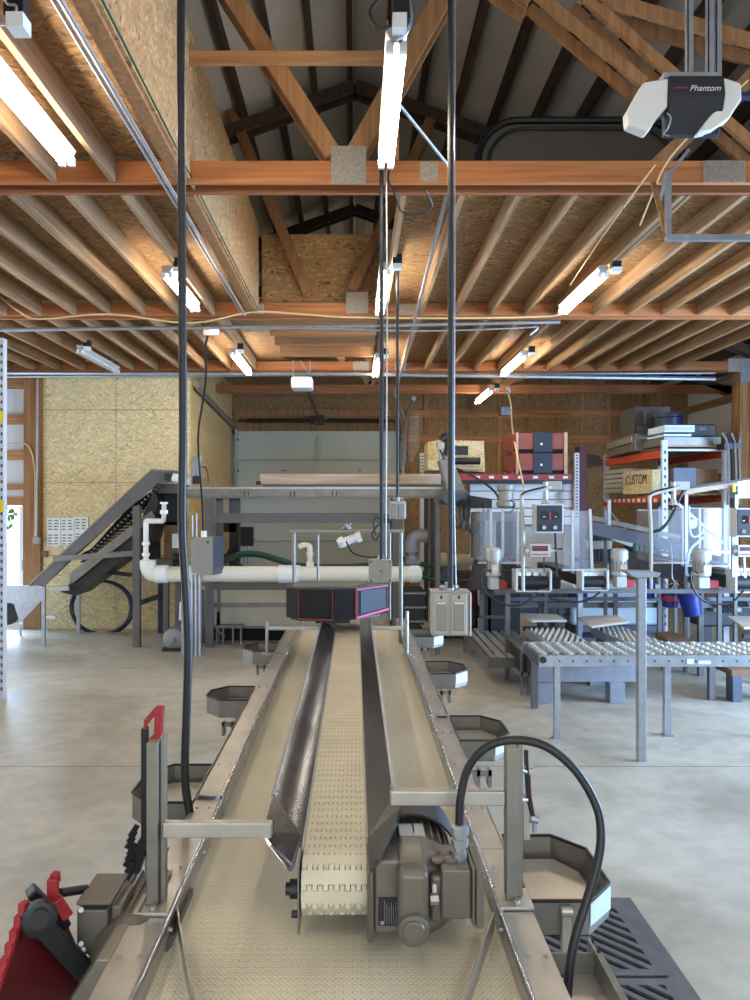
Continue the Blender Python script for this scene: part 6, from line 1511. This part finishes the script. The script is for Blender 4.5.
# blue buckets
def bucket(cx, y0, y1, w, Y, label, tilt=0, band=None):
    t = thing('plastic_bucket', P(cx,y1,Y), label, 'bucket')
    r1 = (w/2)/F*Y; h = (y1-y0)/F*Y
    ax = Vector((math.sin(tilt),0,math.cos(tilt)))
    c0 = P(cx,y1,Y)
    MB().lathe(c0, ax, [(r1*.8,0),(r1*.96,h*.92),(r1*1.04,h*.93),(r1*1.04,h*.99),(r1*.96,h)], 22).build('shell', M['blue'], t)
    m = MB()
    for z_ in (.80,.86): m.lathe(c0+ax*h*z_, ax, [(r1*1.02,0),(r1*1.02,h*.02)], 22)
    m.build('ring', M['blue'], t)
    if band: MB().lathe(c0+ax*h*.35, ax, [(r1*.90,0),(r1*.925,h*.28)], 22).build('label_band', M['red'], t)
    up = ax*h
    MB().tube([c0+up+Vector((-r1,0,-.02)),c0+up+Vector((-r1*.7,-.1,.05)),c0+up+Vector((0,-.12,.09)),c0+up+Vector((r1*.7,-.1,.05)),c0+up+Vector((r1,0,-.02))], .005, 6).build('handle', M['galv'], t)
bucket(649,580,598,13,9.4,'left blue bucket hanging behind the tall t shaped post')
bucket(670,589,607,18,9.3,'blue bucket with a red band hanging at centre of the three', 0, True)
bucket(693,591,615,22,9.0,'right tilted blue bucket hanging under the rightmost motor', -.2)
ct([P(671,545,9.4),P(672,560,9.35),P(672,577,9.3),P(675,583,9.3),P(671,590,9.3)], .008, 'thin wire hook holding the red banded bucket', 'galv', 'hook_wire')
ct([P(699,570,9.0),P(700,583,9.0),P(697,590,9.0)], .008, 'thin wire hook holding the tilted bucket', 'galv', 'hook_wire')
# work boards
def board(pts, Y, Yb, label, legx):
    t = thing('work_board', P(pts[0][0],pts[0][1],Y), label, 'board')
    a,b_,c_,d_ = pts
    MB().prism([P(a[0],a[1],Y),P(b_[0],b_[1],Y),P(c_[0],c_[1],Yb),P(d_[0],d_[1],Yb)], (0,0,-.025)).build('top', M['board'], t)
    q_ = P(legx,a[1]+2,(Y+Yb)/2)
    MB().bar(q_,(q_.x,q_.y,.0),.06,.06).bar(q_-Vector((.2,0,.08)),q_+Vector((.2,0,-.08)),.05,.05).build('stand', M['dark_metal'], t)
board([(532,620),(567,620),(556,614),(520,613)], 8.6, 9.4, 'left pale tilted work board under the weigher line', 540)
board([(592,626),(629,621),(616,615),(577,616)], 8.2, 9.2, 'middle pale work board left of the tall t shaped post', 600)
board([(744,627),(790,627),(770,616),(727,616)], 8.2, 9.2, 'right pale work board at the picture edge', 760)
# slatted lower table at left
t = thing('slat_table', (P(500,0,9.4).x,9.5,0), 'low slatted steel shelf between the tube legs at the left of the weigher', 'slat shelf')
za = P(0,655,8.9).z
zs_ = .30
for i in range(6):
    x = 1.55+.0+i*.115
    MB().box(x, x+.07, 8.6, 10.6, zs_, zs_+.03).build('slat', M['box_light'], t)
m = MB().box(1.52,1.56,8.6,10.6,zs_-.08,zs_+.03).box(1.52,2.25,8.55,8.6,zs_-.08,zs_+.03).box(1.52,2.25,10.55,10.6,zs_-.08,zs_); m.build('side_frame', M['grey_paint'], t)
m = MB()
for x,y in ((1.52,10.5),(2.2,10.5),(2.2,8.6)): m.box(x,x+.05,y,y+.05,0,zs_-.08)
m.build('leg', M['grey_paint'], t)
# ------------------------------------------------------------------ gravity skate wheel table
TZ = P(0,655,6.62).z
t = thing('skate_wheel_table', (2.9, 6.9, 0), 'long galvanised skate wheel table crossing the right side', 'roller table')
xa, xb = 1.62, 4.3
MB().box(xa,xb,6.60,6.63,TZ-.10,TZ).build('side_rail', M['galv'], t, bevel=.003)
MB().box(xa,xb,7.22,7.25,TZ-.10,TZ).build('side_rail', M['galv'], t, bevel=.003)
MB().box(xa,xa+.03,6.63,7.22,TZ-.10,TZ-.01).build('end_plate', M['bluegrey'], t)
m = MB()
for i in range(int((xb-xa)/.12)):
    x = xa+.06+i*.12; m.cyl((x,6.596,TZ-.05),(x,6.60,TZ-.05),.008,n=8)
tag(m.build('axle_bolts', M['dark_metal'], t), kind='stuff')
MB().box(2.92,2.98,6.594,6.60,TZ-.075,TZ-.03).box(3.02,3.13,6.594,6.60,TZ-.075,TZ-.045).build('sticker', M['paper'], t)
m = MB(); m2 = MB()
nrow = int((xb-xa)/.12)
for i in range(nrow):
    x = xa+.06+i*.12
    m2.cyl((x,6.63,TZ-.012),(x,7.22,TZ-.012),.005,n=6)
    for j in range(6):
        y = 6.665+j*.095+(.047 if i%2 else 0)
        m.lathe((x,y,TZ-.012),(0,1,0),[(.018,0),(.027,.004),(.027,.016),(.018,.020)],12)
tag(m.build('skate_wheels', M['wheel'], t), kind='stuff')
tag(m2.build('axles', M['galv'], t), kind='stuff')
def tleg(px, Y, w=.045):
    q_ = P(px,0,Y); MB().box(q_.x-w/2,q_.x+w/2,Y,Y+w,0.012,TZ-.10).box(q_.x-w*.8,q_.x+w*.8,Y-.02,Y+w+.02,0,.012).build('leg', M['galv'], t)
tleg(557.5,6.66,.052); tleg(668,6.75,.056); tleg(761,6.7,.052)
MB().cyl(P(543,660,6.55),P(543,660,6.6),.03,n=12).build('end_wheel', M['black'], t)
def branch(pa, pb, wd, label, Yf, Yr):
    t = thing('skate_wheel_branch', P(pa[0],pa[1],Yf), label, 'roller branch')
    a = P(*pa, Yf); b_ = P(*pb, Yr); d = (b_-a); dn = d.normalized(); side = Vector((0,0,1)).cross(dn).normalized()*wd/2; up = Vector((0,0,1))
    for s in (-1, 1): MB().bar(a+side*s, b_+side*s, .025, .08).build('side_rail', M['galv'], t)
    m = MB(); n = int(d.length/.085)
    for i in range(n):
        c_ = a+d*((i+.5)/n)+up*.025
        for j in range(6):
            q_ = c_+side*(-.85+.3*j+(.15 if i%2 else 0)); sd = side.normalized()*.008
            m.cyl(q_-sd, q_+sd, .032, n=12)
    tag(m.build('skate_wheels', M['wheel'], t), kind='stuff')
    MB().bar(b_, (b_.x,b_.y,0), .05, .05).build('leg', M['grey_paint'], t)
branch((577,652),(545,632),.42,'left branch of skate wheels joining the roller table', 7.35, 8.55)
branch((656,650),(607,631),.36,'middle branch of skate wheels beside the tall t shaped post', 7.35, 8.7)
t = thing('tall_t_post', P(643,762,6.08), 'tall grey square post with flat top arm in front of the roller table', 'post')
q_ = P(642.5,0,6.08)
MB().box(q_.x-.032,q_.x+.032,6.08,6.145,0.0,P(0,578,6.08).z).build('post', M['galv'], t, bevel=.004)
MB().prism([P(626,571,6.08),P(656,572,6.08),P(661,573,6.08),P(659,577,6.08),P(636,578,6.08),P(630,574,6.08)],(0,.16,0)).build('top_arm', M['galv'], t, bevel=.003)
tag(MB().box(P(532,0,7.65).x,P(538,0,7.65).x,7.65,7.71,0,P(0,646,7.65).z).build('steel_post', M['grey_paint']), 'short grey post at the left end of the roller table', 'post')
t = thing('floor_pallet', (P(590,0,8.0).x, 8.1, 0), 'blue grey low base with block feet under the roller table', 'pallet base')
MB().box(P(535,0,7.9).x,P(640,0,7.9).x,7.9,8.0,P(0,682,7.9).z,P(0,664,7.9).z).box(P(530,0,8.6).x,P(650,0,8.6).x,8.6,8.7,P(0,682,7.9).z,P(0,664,7.9).z).build('beam', M['pallet'], t, bevel=.006)
MB().box(P(535,0,7.9).x,P(640,0,7.9).x,7.9,8.7,P(0,664,7.9).z,P(0,661,7.9).z).build('deck', M['pallet'], t)
for x,Y in ((545,7.85),(617,7.85),(597,8.6),(538,8.6)):
    MB().box(P(x-7,0,Y).x,P(x+8,0,Y).x,Y,Y+.16,0,P(0,682,7.9).z).build('foot_block', M['pallet'], t, bevel=.006)
t = thing('step_frame', (P(529,0,8.1).x, 8.2, 0), 'grey box steps standing at the left of the pallet base', 'step')
MB().box(P(520,0,8.2).x,P(530,0,8.2).x,8.2,9.0,P(0,676,8.2).z,P(0,673,8.2).z).box(P(520,0,8.2).x,P(530,0,8.2).x,8.2,9.2,P(0,650,8.2).z,P(0,646,8.2).z).build('tread', M['steel_dull'], t)
for Y in (8.2,8.9): MB().box(P(521,0,Y).x,P(523,0,Y).x,Y,Y+.05,0,P(0,650,8.2).z).box(P(528,0,Y).x,P(530,0,Y).x,Y,Y+.05,0,P(0,650,8.2).z).build('leg', M['grey_paint'], t)
MB().box(P(521,0,8.25).x,P(530,0,8.25).x,8.26,8.9,P(0,676,8.25).z,P(0,650,8.25).z).build('dark_side', M['dark_metal'], t)
t = thing('dark_bench', (P(690,0,8.4).x, 8.6, 0), 'wide brown grey low bench behind the roller table at right', 'bench')
MB().prism([P(655,632,9.6),P(672,631,9.6),P(720,652,7.9),P(690,654,7.9)],(0,0,-.10)).build('seat', M['brown'], t)
for x,Y in ((664,9.4),(711,8.0)): MB().bar(P(x,634 if x<700 else 652,Y),(P(x,0,Y).x,Y,0),.06,.06).build('leg', M['grey_paint'], t)
t = thing('low_stool', (3.85,7.9,0), 'blue grey low bench frame at the right picture edge', 'stool')
MB().box(P(732,0,7.9).x,P(790,0,7.9).x,7.9,8.5,P(0,676,7.9).z,P(0,670,7.9).z).build('seat', M['brown'], t)
for x in (733,780): MB().box(P(x,0,7.9).x,P(x+9,0,7.9).x,7.9,8.05,0,P(0,676,7.9).z).build('leg', M['bluegrey'], t)
t = thing('rear_machine_body', (P(700,0,9.8).x,10.6,0), 'dark machinery mass and hoses low behind the blue buckets', 'machine')
MB().box(P(700,0,10.6).x,P(790,0,10.6).x,10.6,11.0,.35,P(0,600,10.6).z).build('body', M['dark_metal'], t, bevel=.03)
MB().box(P(712,0,10.55).x,P(740,0,10.55).x,10.5,10.6,P(0,612,10.5).z,P(0,602,10.5).z).build('panel', M['box_light'], t, bevel=.01)
for x in (704,770): MB().box(P(x,0,10.7).x,P(x+8,0,10.7).x,10.7,10.9,0,.35).build('foot', M['dark_metal'], t)
m = MB()
for k_ in range(4): m.tube([P(724+k_*4,612,10.3),P(720+k_*3,604-k_,10.25),P(732+k_*3,598,10.25),P(742+k_*2,606,10.3)], .02, 8)
m.build('hoses', M['black'], t)
# drums and clutter beneath the frame right of the conveyor
t = thing('rubbish_rack', (P(412,0,10.9).x, 11.2, 0), 'dark cluttered cart with wheels behind the steel frame right leg', 'cart')
MB().box(P(405,0,11.2).x,P(424,0,11.2).x,11.2,11.7,.28,P(0,590,11.2).z).build('body', M['dark_metal'], t)
m = MB()
for y in (592,606,620): m.box(P(404,0,11.15).x,P(426,0,11.15).x,11.1,11.2,P(0,y+2,11.15).z,P(0,y,11.15).z)
m.build('shelf_rail', M['steel_dull'], t)
for x in (408,420): MB().cyl((P(x,0,11.2).x-.03,11.2,.13),(P(x,0,11.2).x+.03,11.2,.13),.13,n=18).build('wheel', M['rubber'], t)
MB().box(P(408,0,11.2).x,P(420,0,11.2).x,11.18,11.4,.13,.28).build('axle_box', M['dark_metal'], t)
t = thing('orange_machine', (P(458,0,11.6).x,11.7,0), 'rusty red and grey machine with clutter between frame and weigher', 'machine')
MB().box(P(440,0,11.6).x,P(478,0,11.6).x,11.6,12.1,.0,P(0,590,11.6).z).build('body', M['dark_metal'], t, bevel=.02)
bxp(455,477,573,612,11.5,.08,'red_cover','red_dark',t,.01); bxp(442,455,560,590,11.5,.1,'blue_cover','bluegrey',t,.01)
m = MB()
for k_ in range(5): m.tube([P(458+k_*4,625,11.4),P(456+k_*4,612,11.4),P(462+k_*4,606,11.4),P(470+k_*2,618,11.4)], .02, 8)
m.build('cables', M['black'], t)
MB().cyl(P(446,560,11.3),P(480,560,11.3),.09,n=16).cyl(P(440,560,11.3),P(446,560,11.3),.11,n=16).build('drum', M['tank'], t)
